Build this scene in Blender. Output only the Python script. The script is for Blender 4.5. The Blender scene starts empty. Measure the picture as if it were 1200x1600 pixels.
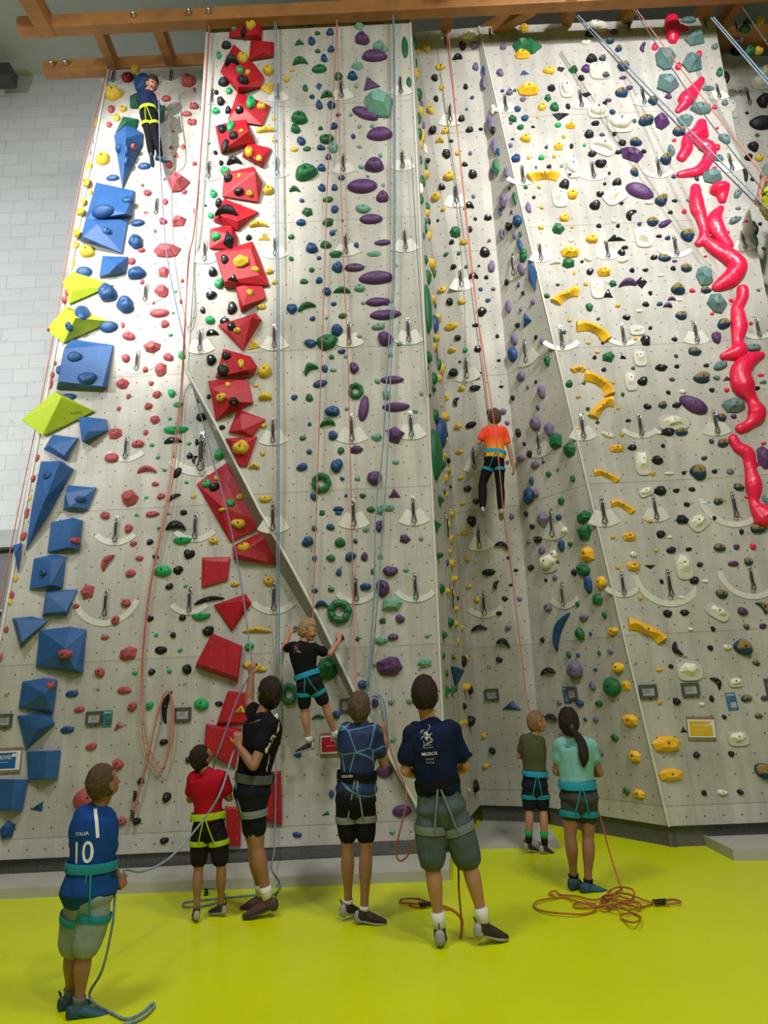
import bpy, bmesh, math, random
from mathutils import Vector, Matrix, noise
from mathutils.bvhtree import BVHTree
from mathutils.geometry import tessellate_polygon
random.seed(7)
SC = bpy.context.scene
COL = SC.collection
R = math.radians
# ------------------------------------------------------------------ camera
FPX, HOR, ROLL, CAMH = 1075.0, 265.0, 2.8, 1.7
_p = math.atan(HOR/FPX); _r = R(ROLL)
_F = Vector((0, math.cos(_p), math.sin(_p))); _u0 = Vector((0, -math.sin(_p), math.cos(_p))); _r0 = Vector((1, 0, 0))
_R = math.cos(_r)*_r0 - math.sin(_r)*_u0; _U = math.sin(_r)*_r0 + math.cos(_r)*_u0
CC = Vector((0, 0, CAMH))
cd = bpy.data.cameras.new('camera'); cam = bpy.data.objects.new('camera', cd); COL.objects.link(cam)
cd.sensor_fit = 'VERTICAL'; cd.sensor_height = 36; cd.lens = FPX/1600*36; cd.clip_end = 200
m3 = Matrix((_R, _U, -_F)).transposed()
cam.matrix_world = Matrix.Translation(CC) @ m3.to_4x4()
SC.camera = cam
# ------------------------------------------------------------------ world, lights, exposure
w = bpy.data.worlds.new('world'); SC.world = w; w.use_nodes = True
w.node_tree.nodes['Background'].inputs[0].default_value = (0.80, 0.90, 1.0, 1)
w.node_tree.nodes['Background'].inputs[1].default_value = 0.07
SC.view_settings.view_transform = 'Standard'; SC.view_settings.look = 'None'
SC.view_settings.exposure = 0.0; SC.view_settings.gamma = 1; SC.view_settings.use_curve_mapping = False
def light(kind, loc, to, power, size=0.5, color=(1, 1, 1), spot=60, blend=0.6):
    l = bpy.data.lights.new('hall_or_fill_lamp', kind); o = bpy.data.objects.new('hall_or_fill_lamp', l); COL.objects.link(o)
    o.location = loc; l.energy = power; l.color = color
    if kind == 'AREA': l.shape = 'DISK'; l.size = size
    else: l.shadow_soft_size = size
    if kind == 'SPOT': l.spot_size = R(spot); l.spot_blend = blend
    o.rotation_euler = (Vector(to)-Vector(loc)).to_track_quat('-Z', 'Y').to_euler()
    return o
light('SPOT', (-5.6, 0.8, 9.9), (-2.75, 7.6, 7.6), 4600, 0.10, (1, .99, .98), 34, .55)
light('SPOT', (4.2, -0.2, 10.2), (3.1, 7.3, 8.1), 3500, 0.20, (1, .99, .99), 46, .9)
light('SPOT', (-8.2, 1.0, 6.5), (-5.6, 10.4, 6.6), 2600, 0.3, (.95, .98, 1), 75, .8)  # added fill spot, brightens the brick wall and ceiling; no known fixture there
light('SPOT', (3.0, -2.0, 9.8), (0.0, 7.3, 3.0), 1000, 0.30, (1, .96, .88), 80, .9)
light('AREA', (-3.0, 2.0, 9.5), (-2.5, 5.6, 0), 300, 1.6, (1, .97, .90))
light('AREA', (3.5, 1.0, 9.5), (1.5, 5.6, 0), 290, 1.6, (1, .97, .90))
light('AREA', (0.5, -5.0, 8.5), (0.5, 5.0, 1.5), 95, 3.0, (1, .97, .90))
# ------------------------------------------------------------------ pixel rays on the photograph's 1200x1600 frame
def ray(x, y): return _F + (x-600)/FPX*_R + (800-y)/FPX*_U
def atz(x, y, z): d = ray(x, y); return CC + d*((z-CAMH)/d.z)
def aty(x, y, Y): d = ray(x, y); return CC + d*(Y/d.y)
def proj(P): d = P-CC; k = d.dot(_F); return 600+FPX*d.dot(_R)/k, 800-FPX*d.dot(_U)/k
# ------------------------------------------------------------------ materials
MC = {}
def mat(name, color, rough=0.55, metal=0.0, var=0.06, scale=8.0, bump=0.0, bscale=40.0, spec=0.5, alpha=1.0, coat=0.0):
    if name in MC: return MC[name]
    m = bpy.data.materials.new(name); m.use_nodes = True; nt = m.node_tree; b = nt.nodes['Principled BSDF']
    b.inputs['Roughness'].default_value = rough; b.inputs['Metallic'].default_value = metal
    b.inputs['Specular IOR Level'].default_value = spec; b.inputs['Alpha'].default_value = alpha
    b.inputs['Coat Weight'].default_value = coat
    tc = nt.nodes.new('ShaderNodeTexCoord'); nz = nt.nodes.new('ShaderNodeTexNoise'); nz.inputs['Scale'].default_value = scale; nz.inputs['Detail'].default_value = 4
    nt.links.new(tc.outputs['Object'], nz.inputs['Vector'])
    mx = nt.nodes.new('ShaderNodeMix'); mx.data_type = 'RGBA'
    c = Vector(color)
    mx.inputs['A'].default_value = (*[max(0, v*(1-var*2)) for v in c], 1); mx.inputs['B'].default_value = (*[min(1, v*(1+var*2)) for v in c], 1)
    nt.links.new(nz.outputs['Fac'], mx.inputs['Factor']); nt.links.new(mx.outputs['Result'], b.inputs['Base Color'])
    if bump:
        n2 = nt.nodes.new('ShaderNodeTexNoise'); n2.inputs['Scale'].default_value = bscale; n2.inputs['Detail'].default_value = 5
        nt.links.new(tc.outputs['Object'], n2.inputs['Vector'])
        bp = nt.nodes.new('ShaderNodeBump'); bp.inputs['Strength'].default_value = bump; bp.inputs['Distance'].default_value = 0.01
        nt.links.new(n2.outputs['Fac'], bp.inputs['Height']); nt.links.new(bp.outputs['Normal'], b.inputs['Normal'])
    MC[name] = m; return m
def math_n(nt, op, a, b=None, clamp=False):
    n = nt.nodes.new('ShaderNodeMath'); n.operation = op; n.use_clamp = clamp
    for i, v in enumerate((a, b)):
        if v is None: continue
        if isinstance(v, (int, float)): n.inputs[i].default_value = v
        else: nt.links.new(v, n.inputs[i])
    return n.outputs[0]
def wall_mat(name, base):
    m = bpy.data.materials.new(name); m.use_nodes = True; nt = m.node_tree; b = nt.nodes['Principled BSDF']
    b.inputs['Roughness'].default_value = 0.75
    uv = nt.nodes.new('ShaderNodeUVMap'); sp = nt.nodes.new('ShaderNodeSeparateXYZ'); nt.links.new(uv.outputs[0], sp.inputs[0])
    U, V = sp.outputs[0], sp.outputs[1]
    def noise_n(scale, detail=4, vec=None, dist=0):
        n = nt.nodes.new('ShaderNodeTexNoise'); n.inputs['Scale'].default_value = scale; n.inputs['Detail'].default_value = detail
        n.inputs['Distortion'].default_value = dist
        nt.links.new(vec if vec is not None else uv.outputs[0], n.inputs['Vector']); return n.outputs['Fac']
    # bolt hole grid
    row = math_n(nt, 'FLOOR', math_n(nt, 'DIVIDE', V, .186))
    off = math_n(nt, 'MULTIPLY', math_n(nt, 'MODULO', row, 2.0), .045)
    fu = math_n(nt, 'SUBTRACT', math_n(nt, 'FRACT', math_n(nt, 'DIVIDE', math_n(nt, 'ADD', U, math_n(nt, 'ADD', off, 50.0)), .178)), .5)
    fv = math_n(nt, 'SUBTRACT', math_n(nt, 'FRACT', math_n(nt, 'DIVIDE', V, .186)), .5)
    d = math_n(nt, 'SQRT', math_n(nt, 'ADD', math_n(nt, 'POWER', fu, 2.0), math_n(nt, 'POWER', fv, 2.0)))
    hole = math_n(nt, 'SUBTRACT', 1.0, math_n(nt, 'MULTIPLY', math_n(nt, 'SUBTRACT', d, .036), 60.0, True), True)
    # panel joints
    jv = math_n(nt, 'ABSOLUTE', math_n(nt, 'SUBTRACT', math_n(nt, 'FRACT', math_n(nt, 'DIVIDE', math_n(nt, 'ADD', V, 1.67*4-.38+.835), 1.67)), .5))
    ju = math_n(nt, 'ABSOLUTE', math_n(nt, 'SUBTRACT', math_n(nt, 'FRACT', math_n(nt, 'DIVIDE', math_n(nt, 'ADD', U, 50.3), 1.25)), .5))
    lv = math_n(nt, 'LESS_THAN', jv, .0030); lu = math_n(nt, 'LESS_THAN', ju, .0030)
    joint = math_n(nt, 'ADD', lv, math_n(nt, 'MULTIPLY', lu, .45), True)
    # plate by plate tone, dirt clouds, streaks, chalk
    mp = nt.nodes.new('ShaderNodeMapping'); mp.inputs['Scale'].default_value = (7.0, .35, 1); nt.links.new(uv.outputs[0], mp.inputs[0])
    streak = noise_n(1.0, 5, mp.outputs[0])
    cloud = noise_n(1.6, 6); fine = noise_n(28, 6); 
    chalk = noise_n(2.3, 3, dist=.6)
    def ramp(f, lo, hi, a, c):
        n = nt.nodes.new('ShaderNodeMapRange'); n.inputs['From Min'].default_value = lo; n.inputs['From Max'].default_value = hi
        n.inputs['To Min'].default_value = a; n.inputs['To Max'].default_value = c; nt.links.new(f, n.inputs['Value']); return n.outputs[0]
    t = math_n(nt, 'MULTIPLY', ramp(cloud, .3, .7, .80, 1.08), ramp(fine, .25, .75, .92, 1.06))
    t = math_n(nt, 'MULTIPLY', t, ramp(streak, .35, .65, .86, 1.05))
    t = math_n(nt, 'MULTIPLY', t, ramp(chalk, .62, .72, 1.0, 1.1))
    pr = nt.nodes.new('ShaderNodeTexWhiteNoise'); pr.noise_dimensions = '1D'
    nt.links.new(math_n(nt, 'FLOOR', math_n(nt, 'DIVIDE', math_n(nt, 'ADD', V, 1.67*4-.38), 1.67)), pr.inputs['W'])
    t = math_n(nt, 'MULTIPLY', t, ramp(pr.outputs[0], 0, 1, .94, 1.04))
    t = math_n(nt, 'MULTIPLY', t, math_n(nt, 'SUBTRACT', 1.0, math_n(nt, 'MULTIPLY', hole, .88)))
    t = math_n(nt, 'MULTIPLY', t, math_n(nt, 'SUBTRACT', 1.0, math_n(nt, 'MULTIPLY', joint, .35)))
    vm = nt.nodes.new('ShaderNodeVectorMath'); vm.operation = 'SCALE'; vm.inputs[0].default_value = base
    nt.links.new(t, vm.inputs['Scale']); nt.links.new(vm.outputs[0], b.inputs['Base Color'])
    bp = nt.nodes.new('ShaderNodeBump'); bp.inputs['Strength'].default_value = .25; bp.inputs['Distance'].default_value = .01
    nt.links.new(noise_n(60, 5), bp.inputs['Height']); nt.links.new(bp.outputs['Normal'], b.inputs['Normal'])
    return m
def brick_mat():
    m = bpy.data.materials.new('white_painted_brick'); m.use_nodes = True; nt = m.node_tree; b = nt.nodes['Principled BSDF']
    b.inputs['Roughness'].default_value = .8
    uv = nt.nodes.new('ShaderNodeUVMap'); br = nt.nodes.new('ShaderNodeTexBrick'); nt.links.new(uv.outputs[0], br.inputs['Vector'])
    br.inputs['Color1'].default_value = (.74, .75, .76, 1); br.inputs['Color2'].default_value = (.69, .70, .71, 1); br.inputs['Mortar'].default_value = (.55, .56, .57, 1)
    br.inputs['Scale'].default_value = 1; br.inputs['Brick Width'].default_value = .5; br.inputs['Row Height'].default_value = .25; br.inputs['Mortar Size'].default_value = .006
    # dark scuffs
    n = nt.nodes.new('ShaderNodeTexNoise'); n.inputs['Scale'].default_value = 9; n.inputs['Detail'].default_value = 8; nt.links.new(uv.outputs[0], n.inputs['Vector'])
    n2 = nt.nodes.new('ShaderNodeTexNoise'); n2.inputs['Scale'].default_value = .8; nt.links.new(uv.outputs[0], n2.inputs['Vector'])
    s = math_n(nt, 'MULTIPLY', math_n(nt, 'GREATER_THAN', n.outputs['Fac'], .63), math_n(nt, 'GREATER_THAN', n2.outputs['Fac'], .5))
    vm = nt.nodes.new('ShaderNodeVectorMath'); vm.operation = 'SCALE'; nt.links.new(br.outputs['Color'], vm.inputs[0])
    nt.links.new(math_n(nt, 'SUBTRACT', 1.0, math_n(nt, 'MULTIPLY', s, .12)), vm.inputs['Scale']); nt.links.new(vm.outputs[0], b.inputs['Base Color'])
    bp = nt.nodes.new('ShaderNodeBump'); bp.inputs['Strength'].default_value = .4; bp.inputs['Distance'].default_value = .01
    nt.links.new(br.outputs['Fac'], bp.inputs['Height']); bp.invert = True; nt.links.new(bp.outputs['Normal'], b.inputs['Normal'])
    return m
def speck_mat(name, color, dot=(.8, .8, .8), rough=.5):
    """painted plywood with small bolt holes"""
    m = bpy.data.materials.new(name); m.use_nodes = True; nt = m.node_tree; b = nt.nodes['Principled BSDF']; b.inputs['Roughness'].default_value = rough
    tc = nt.nodes.new('ShaderNodeTexCoord'); sp = nt.nodes.new('ShaderNodeSeparateXYZ'); nt.links.new(tc.outputs['Object'], sp.inputs[0])
    def cell(o, k): return math_n(nt, 'POWER', math_n(nt, 'SUBTRACT', math_n(nt, 'FRACT', math_n(nt, 'DIVIDE', math_n(nt, 'ADD', o, 10+k), .13)), .5), 2.0)
    d = math_n(nt, 'SQRT', math_n(nt, 'ADD', cell(sp.outputs[0], .03), cell(sp.outputs[2], .05)))
    f = math_n(nt, 'LESS_THAN', d, .034)
    n = nt.nodes.new('ShaderNodeTexNoise'); n.inputs['Scale'].default_value = 5; n.inputs['Detail'].default_value = 6; nt.links.new(tc.outputs['Object'], n.inputs['Vector'])
    mx0 = nt.nodes.new('ShaderNodeMix'); mx0.data_type = 'RGBA'; mx0.inputs['A'].default_value = (*[v*.82 for v in color], 1); mx0.inputs['B'].default_value = (*[min(1, v*1.18) for v in color], 1)
    nt.links.new(n.outputs['Fac'], mx0.inputs['Factor'])
    mx = nt.nodes.new('ShaderNodeMix'); mx.data_type = 'RGBA'; nt.links.new(f, mx.inputs['Factor']); nt.links.new(mx0.outputs['Result'], mx.inputs['A']); mx.inputs['B'].default_value = (*dot, 1)
    nt.links.new(mx.outputs['Result'], b.inputs['Base Color'])
    return m
HC = {'K': ((.012, .013, .016), .45, 'black'), 'Y': ((.62, .42, .03), .5, 'yellow'), 'G': ((.010, .13, .045), .45, 'dark green'), 'g': ((.02, .36, .12), .45, 'emerald green'),
      'B': ((.012, .065, .20), .45, 'blue'), 'P': ((.095, .035, .14), .45, 'dark purple'), 'L': ((.16, .125, .23), .5, 'lilac'), 'M': ((.16, .36, .28), .5, 'mint green'),
      'T': ((.12, .22, .22), .5, 'teal grey'), 'W': ((.80, .78, .68), .4, 'white'), 'R': ((.40, .075, .09), .55, 'salmon red'), 'H': ((.80, .02, .09), .4, 'hot pink'),
      'D': ((.012, .05, .13), .5, 'two-tone blue and gold'), 'O': ((.88, .46, .02), .4, 'amber yellow'), 'Q': ((.20, .008, .02), .5, 'crimson')}
HM = {k: mat('hold_'+v[2].replace(' ', '_').replace('-', '_'), v[0], v[1], 0, .12, 14, .35, 90, .25 if k == 'K' else .4) for k, v in HC.items()}
GOLD = mat('hold_gold_texture', (.30, .21, .05), .8, 0, .3, 60, .8, 200)
M_BOLT = mat('bolt_steel', (.03, .03, .03), .4, .6); M_PALE = mat('pale_rim', (.50, .49, .43), .5)
M_STEEL = mat('steel', (.55, .55, .56), .3, 1.0); M_BLACK = mat('black_webbing', (.012, .012, .014), .6); M_DKSTEEL = mat('dark_steel', (.10, .10, .11), .35, .9)
M_WOOD = mat('laminated_timber', (.36, .155, .045), .6, 0, .22, 5, .2, 30)
M_TRIM = mat('white_edge_strip', (.62, .61, .57), .5); M_METALSTRIP = mat('grey_sheet', (.30, .30, .29), .45, .3)
M_RED = speck_mat('red_plywood', (.38, .003, .014), (.5, .2, .2)); M_BLUE = speck_mat('blue_plywood', (.022, .095, .28), (.15, .25, .4)); M_LIME = speck_mat('lime_plywood', (.46, .58, .03), (.08, .09, .02)); M_GRNV = speck_mat('green_plywood', (.008, .085, .05), (.1, .2, .2))
# ------------------------------------------------------------------ object helpers
def tag(o, label=None, cat=None, group=None, kind=None):
    if label: o['label'] = label
    if cat: o['category'] = cat
    if group: o['group'] = group
    if kind: o['kind'] = kind
    return o
def mobj(name, verts, faces, mats, parent=None, smooth=True, mi=None, uvs=None, origin=None):
    me = bpy.data.meshes.new(name)
    if origin is not None: verts = [Vector(v)-origin for v in verts]
    me.from_pydata([tuple(v) for v in verts], [], faces)
    for m in (mats if isinstance(mats, (list, tuple)) else [mats]): me.materials.append(m)
    if mi: me.polygons.foreach_set('material_index', mi)
    me.polygons.foreach_set('use_smooth', [smooth]*len(me.polygons))
    if uvs:
        l = me.uv_layers.new(name='UVMap')
        for lp in me.loops: l.data[lp.index].uv = uvs[lp.vertex_index]
    me.update()
    o = bpy.data.objects.new(name, me); COL.objects.link(o)
    if origin is not None: o.location = origin
    if parent: adopt(o, parent)
    return o
def adopt(o, parent):
    o.parent = parent; o.matrix_parent_inverse = PM(parent).inverted()
def PM(p): return Matrix.LocRotScale(p.location, p.rotation_euler, p.scale)
def empty(name, loc):
    o = bpy.data.objects.new(name, None); COL.objects.link(o); o.location = loc; o.empty_display_size = .1; return o
class MB:
    def __init__(s): s.v = []; s.f = []; s.mi = []
    def add(s, v, f, k=0):
        n = len(s.v); s.v += [Vector(x) for x in v]; s.f += [[i+n for i in t] for t in f]; s.mi += [k]*len(f)
    def build(s, name, mats, parent=None, smooth=True, origin=None):
        return mobj(name, s.v, s.f, mats, parent, smooth, s.mi, origin=origin)
def box_vf(c, sx, sy, sz, M=None):
    v = [Vector((x*sx/2, y*sy/2, z*sz/2)) for x in (-1, 1) for y in (-1, 1) for z in (-1, 1)]
    v = [(M @ q if M else q)+Vector(c) for q in v]
    return v, [(0, 1, 3, 2), (4, 6, 7, 5), (0, 4, 5, 1), (2, 3, 7, 6), (0, 2, 6, 4), (1, 5, 7, 3)]
def beam_vf(a, b, wd, ht, up=Vector((0, 0, 1))):
    a, b = Vector(a), Vector(b); t = (b-a).normalized(); s = t.cross(up).normalized(); u = s.cross(t)
    v = [p+s*i*wd/2+u*j*ht/2 for p in (a, b) for i, j in ((-1, -1), (1, -1), (1, 1), (-1, 1))]
    return v, [(3, 2, 1, 0), (4, 5, 6, 7), (0, 1, 5, 4), (1, 2, 6, 5), (2, 3, 7, 6), (3, 0, 4, 7)]
def catmull(pts, n=6):
    if len(pts) < 3: return list(pts)
    out = []
    for i in range(len(pts)-1):
        p0 = pts[max(i-1, 0)]; p1 = pts[i]; p2 = pts[i+1]; p3 = pts[min(i+2, len(pts)-1)]
        for k in range(n):
            t = k/n
            out.append(.5*((2*p1)+(p2-p0)*t+(2*p0-5*p1+4*p2-p3)*t*t+(3*p1-p0-3*p2+p3)*t**3))
    out.append(pts[-1]); return out
def tube_vf(pts, rad, seg=8, side=None, flat=1.0, cap=True, smooth_n=0):
    """sweep; rad = list or number (radius across 'side'); flat = other radius / radius"""
    pts = [Vector(p) for p in pts]
    if not isinstance(rad, (list, tuple)): rad = [rad]*len(pts)
    fl = list(flat) if isinstance(flat, (list, tuple)) else [flat]*len(pts)
    if smooth_n:
        q = [Vector((r, f, 0)) for r, f in zip(rad, fl)]
        pts = catmull(pts, smooth_n); q = catmull(q, smooth_n); rad = [max(a.x, .0005) for a in q]; fl = [a.y for a in q]
    n = len(pts); T = []
    for i in range(n):
        d = pts[min(i+1, n-1)]-pts[max(i-1, 0)]; T.append(d.normalized() if d.length > 1e-9 else (T[-1] if T else Vector((0, 0, 1))))
    if side is None:
        s = T[0].orthogonal().normalized()
    else: s = Vector(side)
    V = []; F = []
    rings = []
    for i in range(n):
        s2 = s - T[i]*s.dot(T[i])
        s2 = s2.normalized() if s2.length > 1e-6 else T[i].orthogonal().normalized()
        if side is None: s = s2
        b = T[i].cross(s2); rings.append((pts[i], s2, b, rad[i], fl[i], T[i]))
    if cap:
        p, s_, b, r, f, t = rings[0]; q = min(r, r*f)
        pre = [(p-t*q*.9, s_, b, r*.35, f, t), (p-t*q*.55, s_, b, r*.8, f, t)]
        p, s_, b, r, f, t = rings[-1]; q = min(r, r*f)
        post = [(p+t*q*.55, s_, b, r*.8, f, t), (p+t*q*.9, s_, b, r*.35, f, t)]
        rings = pre+rings+post
    for p, s_, b, r, f, t in rings:
        for k in range(seg):
            a = 2*math.pi*k/seg; V.append(p+s_*math.cos(a)*r+b*math.sin(a)*r*f)
    for i in range(len(rings)-1):
        for k in range(seg):
            k2 = (k+1) % seg; F.append((i*seg+k, i*seg+k2, (i+1)*seg+k2, (i+1)*seg+k))
    F.append(tuple(range(seg-1, -1, -1))); m = (len(rings)-1)*seg; F.append(tuple(range(m, m+seg)))
    return V, F
def ball_vf(c, ax, M=None, seg=20, rings=12, fn=None):
    V = []; F = []
    for i in range(rings+1):
        th = math.pi*i/rings
        for k in range(seg):
            a = 2*math.pi*k/seg; d = Vector((math.sin(th)*math.cos(a), math.sin(th)*math.sin(a), math.cos(th)))
            q = Vector((d.x*ax[0], d.y*ax[1], d.z*ax[2]))
            if fn: q = fn(d, q)
            V.append((M @ q if M else q)+Vector(c))
    for i in range(rings):
        for k in range(seg):
            k2 = (k+1) % seg; F.append((i*seg+k, (i+1)*seg+k, (i+1)*seg+k2, i*seg+k2))
    return V, F
def orient(a, b):
    """matrix with columns x=a, y=b-ish, z"""
    x = Vector(a).normalized(); z = x.cross(Vector(b)).normalized(); y = z.cross(x); return Matrix((x, y, z)).transposed()
def bvh_of(objs):
    V = []; F = []
    for o in objs:
        n = len(V); M = PM(o); V += [M @ v.co for v in o.data.vertices]; F += [[i+n for i in p.vertices] for p in o.data.polygons]
    return BVHTree.FromPolygons(V, F)
# ------------------------------------------------------------------ the setting
HT = 10.25; YB = 7.12
def quad_wall(name, pts, m, thick=.05, subdiv=1):
    """wall facet; uv u = metres along the facet, v = height"""
    c = sum(pts, Vector())/len(pts); nrm = Vector()
    for i in range(len(pts)): nrm += (pts[i]-c).cross(pts[(i+1) % len(pts)]-c)
    nrm.normalize()
    if nrm.dot(CC-c) < 0: pts = pts[::-1]; nrm = -nrm
    tg = Vector((0, 0, 1)).cross(nrm).normalized()
    n = len(pts); tri = tessellate_polygon([pts])
    back = [p-nrm*thick for p in pts]
    V = pts+back
    F = []
    for t in tri:
        a, b, d = [pts[i] for i in t]
        if (b-a).cross(d-a).dot(nrm) < 0: t = t[::-1]
        F.append(tuple(t)); F.append(tuple(i+n for i in t[::-1]))
    for i in range(n): j = (i+1) % n; F.append((j, i, i+n, j+n))
    uvs = [(v.dot(tg), v.z) for v in V]
    o = mobj(name, V, F, m, smooth=False, uvs=uvs); tag(o, kind='structure'); return o
WB = (.485, .470, .430)
MW = wall_mat('grey_wall_panel', WB)
M_PRIMED = mat('floor_grey_mat', (.40, .40, .36), .7, 0, .08, 3, .2, 20)
A_bl, A_br, A_tl = atz(-66, 1347, .2), atz(664, 1313, .2), atz(170, 110, HT)
A_tr = A_tl+(atz(318, 95, HT)-A_tl)*2.2
A_tr.y = A_tl.y
wall_a = quad_wall('wall_left', [A_bl, A_br, A_tr, A_tl], MW)
nA = (A_br-A_bl).cross(A_tl-A_bl).normalized()
def onA(x, y):
    d = ray(x, y); return CC+d*((A_bl-CC).dot(nA)/d.dot(nA))
B_edge_px = [(325, 28), (292, 580), (340, 668), (407, 800), (458, 890), (499, 967), (557, 1088), (648, 1254), (672, 1313)]
B_edge = [aty(x, y, YB) for x, y in B_edge_px]
B_tr, B_br = aty(640, 12, YB), aty(700, 1312, YB)
wall_b = quad_wall('wall_center', B_edge+[B_br, B_tr], MW, .04)
A_edge_px = [(323, 92), (291, 583), (330, 671), (389, 806), (437, 893), (484, 970), (548, 1092), (645, 1256), (671, 1314)]
A_edge = [onA(x, y)+Vector((0, .01, 0)) for x, y in A_edge_px]
A_edge[0] = Vector((B_edge[0].x, A_tl.y, HT)); A_edge[1] = onA(291, 583)
V = B_edge+A_edge; n = len(B_edge)
tag(mobj('trim_1', [v+Vector((0, .02, 0)) for v in B_edge]+A_edge, [(i, i+1, i+1+n, i+n) for i in range(n-1)], M_METALSTRIP, smooth=False), kind='structure')
def strip(name, pts, wd=.035, m=None, off=Vector((0, -.012, 0))):
    V, F = tube_vf([p+off for p in pts], wd/2, 4, Vector((1, 0, .2)), .5); o = mobj(name, V, F, m or M_TRIM, smooth=False); return tag(o, kind='structure')
strip('trim_2', B_edge, .026)
# recessed bay right of the centre wall
mid_t, mid_b = atz(645, 38, HT), atz(729, 1283, .2)
C_tl, C_bl, C_tr, C_br = atz(648, 50, HT), atz(750, 1258, .2), atz(745, 43, HT), atz(853, 1261, .2)
E_tl, E_bl, E_tr, E_br = atz(748, 42, HT), atz(1045, 1291, .2), atz(1115, 27, HT), atz(1352, 1279, .2)
wall_s = quad_wall('wall_center_side', [B_tr, B_br, mid_b, mid_t], MW, .03)
wall_t = quad_wall('wall_center_return', [mid_t, mid_b, C_bl, C_tl], MW, .03)
wall_c = quad_wall('wall_back', [C_tl, C_bl, C_br, C_tr], MW, .03)
wall_d = quad_wall('wall_right_side', [C_tr, C_br, E_bl, E_tl], MW, .03)
wall_e = quad_wall('wall_right', [E_tl, E_bl, E_br, E_tr], MW, .03)
F_tl, F_bl = E_tr+Vector((.0, .55, 0)), E_br+Vector((0, .55, 0))
wall_f = quad_wall('wall_far_right', [F_tl, F_bl, F_bl+Vector((4, .4, 0)), F_tl+Vector((4, .4, 0))], MW, .03)
tag(mobj('trim_3', [E_tr, E_br, F_bl, F_tl], [(0, 1, 2, 3)], M_METALSTRIP, smooth=False), kind='structure')
strip('trim_4', [E_tl, E_bl], .022); strip('trim_5', [B_tr, B_br], .022); strip('trim_6', [A_tl, A_bl], .028)
# splayed side of the left wall
AS_px = [(166, 112), (130, 270), (104, 420), (78, 590), (30, 815), (-4, 990), (-92, 1347)]
AS = [aty(x, y, A_bl.y+(A_tl.y-A_bl.y)*(1347-y)/1237+.35) for x, y in AS_px]
AE = [A_tl+(A_bl-A_tl)*t for t in (0, .15, .28, .43, .62, .76, 1)]
AE = []
for x, y in AS_px:
    tt = (y-112)/(1347-112); P_ = A_tl.lerp(A_bl, 0)
    best = min((abs(proj(A_tl.lerp(A_bl, k/200))[1]-y), k) for k in range(201))[1]; AE.append(A_tl.lerp(A_bl, best/200))
n = len(AS); V = AE+AS
wall_as = mobj('wall_left_side', V, [(i, i+n, i+1+n, i+1) for i in range(n-1)], MW, smooth=False, uvs=[(v.y*1.0, v.z) for v in V]); tag(wall_as, kind='structure')
# dark kick boards under the panels
def kick(name, a, b, h=.2, m=None):
    n_ = Vector((a.y-b.y, b.x-a.x, 0)).normalized()
    if n_.dot(Vector((0, 1, 0))) < 0: n_ = -n_
    a2, b2 = a+n_*.06, b+n_*.06
    V = [Vector((a2.x, a2.y, 0)), Vector((b2.x, b2.y, 0)), Vector((b2.x, b2.y, h+.01)), Vector((a2.x, a2.y, h+.01))]
    V += [v+n_*.03 for v in V]
    return tag(mobj(name, V, [(0, 1, 2, 3), (7, 6, 5, 4), (0, 4, 5, 1), (2, 6, 7, 3), (1, 5, 6, 2), (0, 3, 7, 4)], m or M_KICK, smooth=False), kind='structure')
M_KICK = mat('dark_vent_mesh', (.11, .11, .105), .6, .2, .5, 90)
kick('baseboard_left', A_bl, B_br); kick('baseboard_back_side', B_br, C_bl); kick('baseboard_back', C_bl, C_br); kick('baseboard_right_side', C_br, E_bl); kick('baseboard_right', E_bl, E_br)
# floor, platforms
fm = bpy.data.materials.new('yellow_green_floor'); fm.use_nodes = True; nt = fm.node_tree; b = nt.nodes['Principled BSDF']
tc = nt.nodes.new('ShaderNodeTexCoord'); nz = nt.nodes.new('ShaderNodeTexNoise'); nz.inputs['Scale'].default_value = 1.1; nz.inputs['Detail'].default_value = 6; nt.links.new(tc.outputs['Object'], nz.inputs['Vector'])
mx = nt.nodes.new('ShaderNodeMix'); mx.data_type = 'RGBA'; mx.inputs['A'].default_value = (.52, .60, .001, 1); mx.inputs['B'].default_value = (.66, .74, .001, 1); nt.links.new(nz.outputs['Fac'], mx.inputs['Factor']); nt.links.new(mx.outputs['Result'], b.inputs['Base Color'])
n2 = nt.nodes.new('ShaderNodeTexNoise'); n2.inputs['Scale'].default_value = 5; n2.inputs['Detail'].default_value = 6; nt.links.new(tc.outputs['Object'], n2.inputs['Vector'])
mr = nt.nodes.new('ShaderNodeMapRange'); mr.inputs['To Min'].default_value = .2; mr.inputs['To Max'].default_value = .42; nt.links.new(n2.outputs['Fac'], mr.inputs['Value']); nt.links.new(mr.outputs[0], b.inputs['Roughness']); b.inputs['Specular IOR Level'].default_value = .3
tag(mobj('floor', [(-9, -9, 0), (11, -9, 0), (11, 11, 0), (-9, 11, 0)], [(0, 1, 2, 3)], fm, smooth=False), kind='structure')
def prism(name, foot, z0, z1, m, **k):
    n = len(foot); V = [Vector((p.x, p.y, z0)) for p in foot]+[Vector((p.x, p.y, z1)) for p in foot]
    F = [tuple(range(n-1, -1, -1)), tuple(range(n, 2*n))]+[(i, (i+1) % n, (i+1) % n+n, i+n) for i in range(n)]
    return mobj(name, V, F, m, smooth=False, **k)
pl = prism('landing_mat', [atz(-120, 1410, 0), atz(703, 1376, 0), Vector((B_br.x+.02, 7.19, 0)), Vector((-5, 7.19, 0))], 0, .085, M_PRIMED)
tag(pl, 'long low grey landing mat along the foot of the central climbing wall', 'mat')
a_, b_ = atz(694, 1327, 0), atz(876, 1325, 0)
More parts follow.
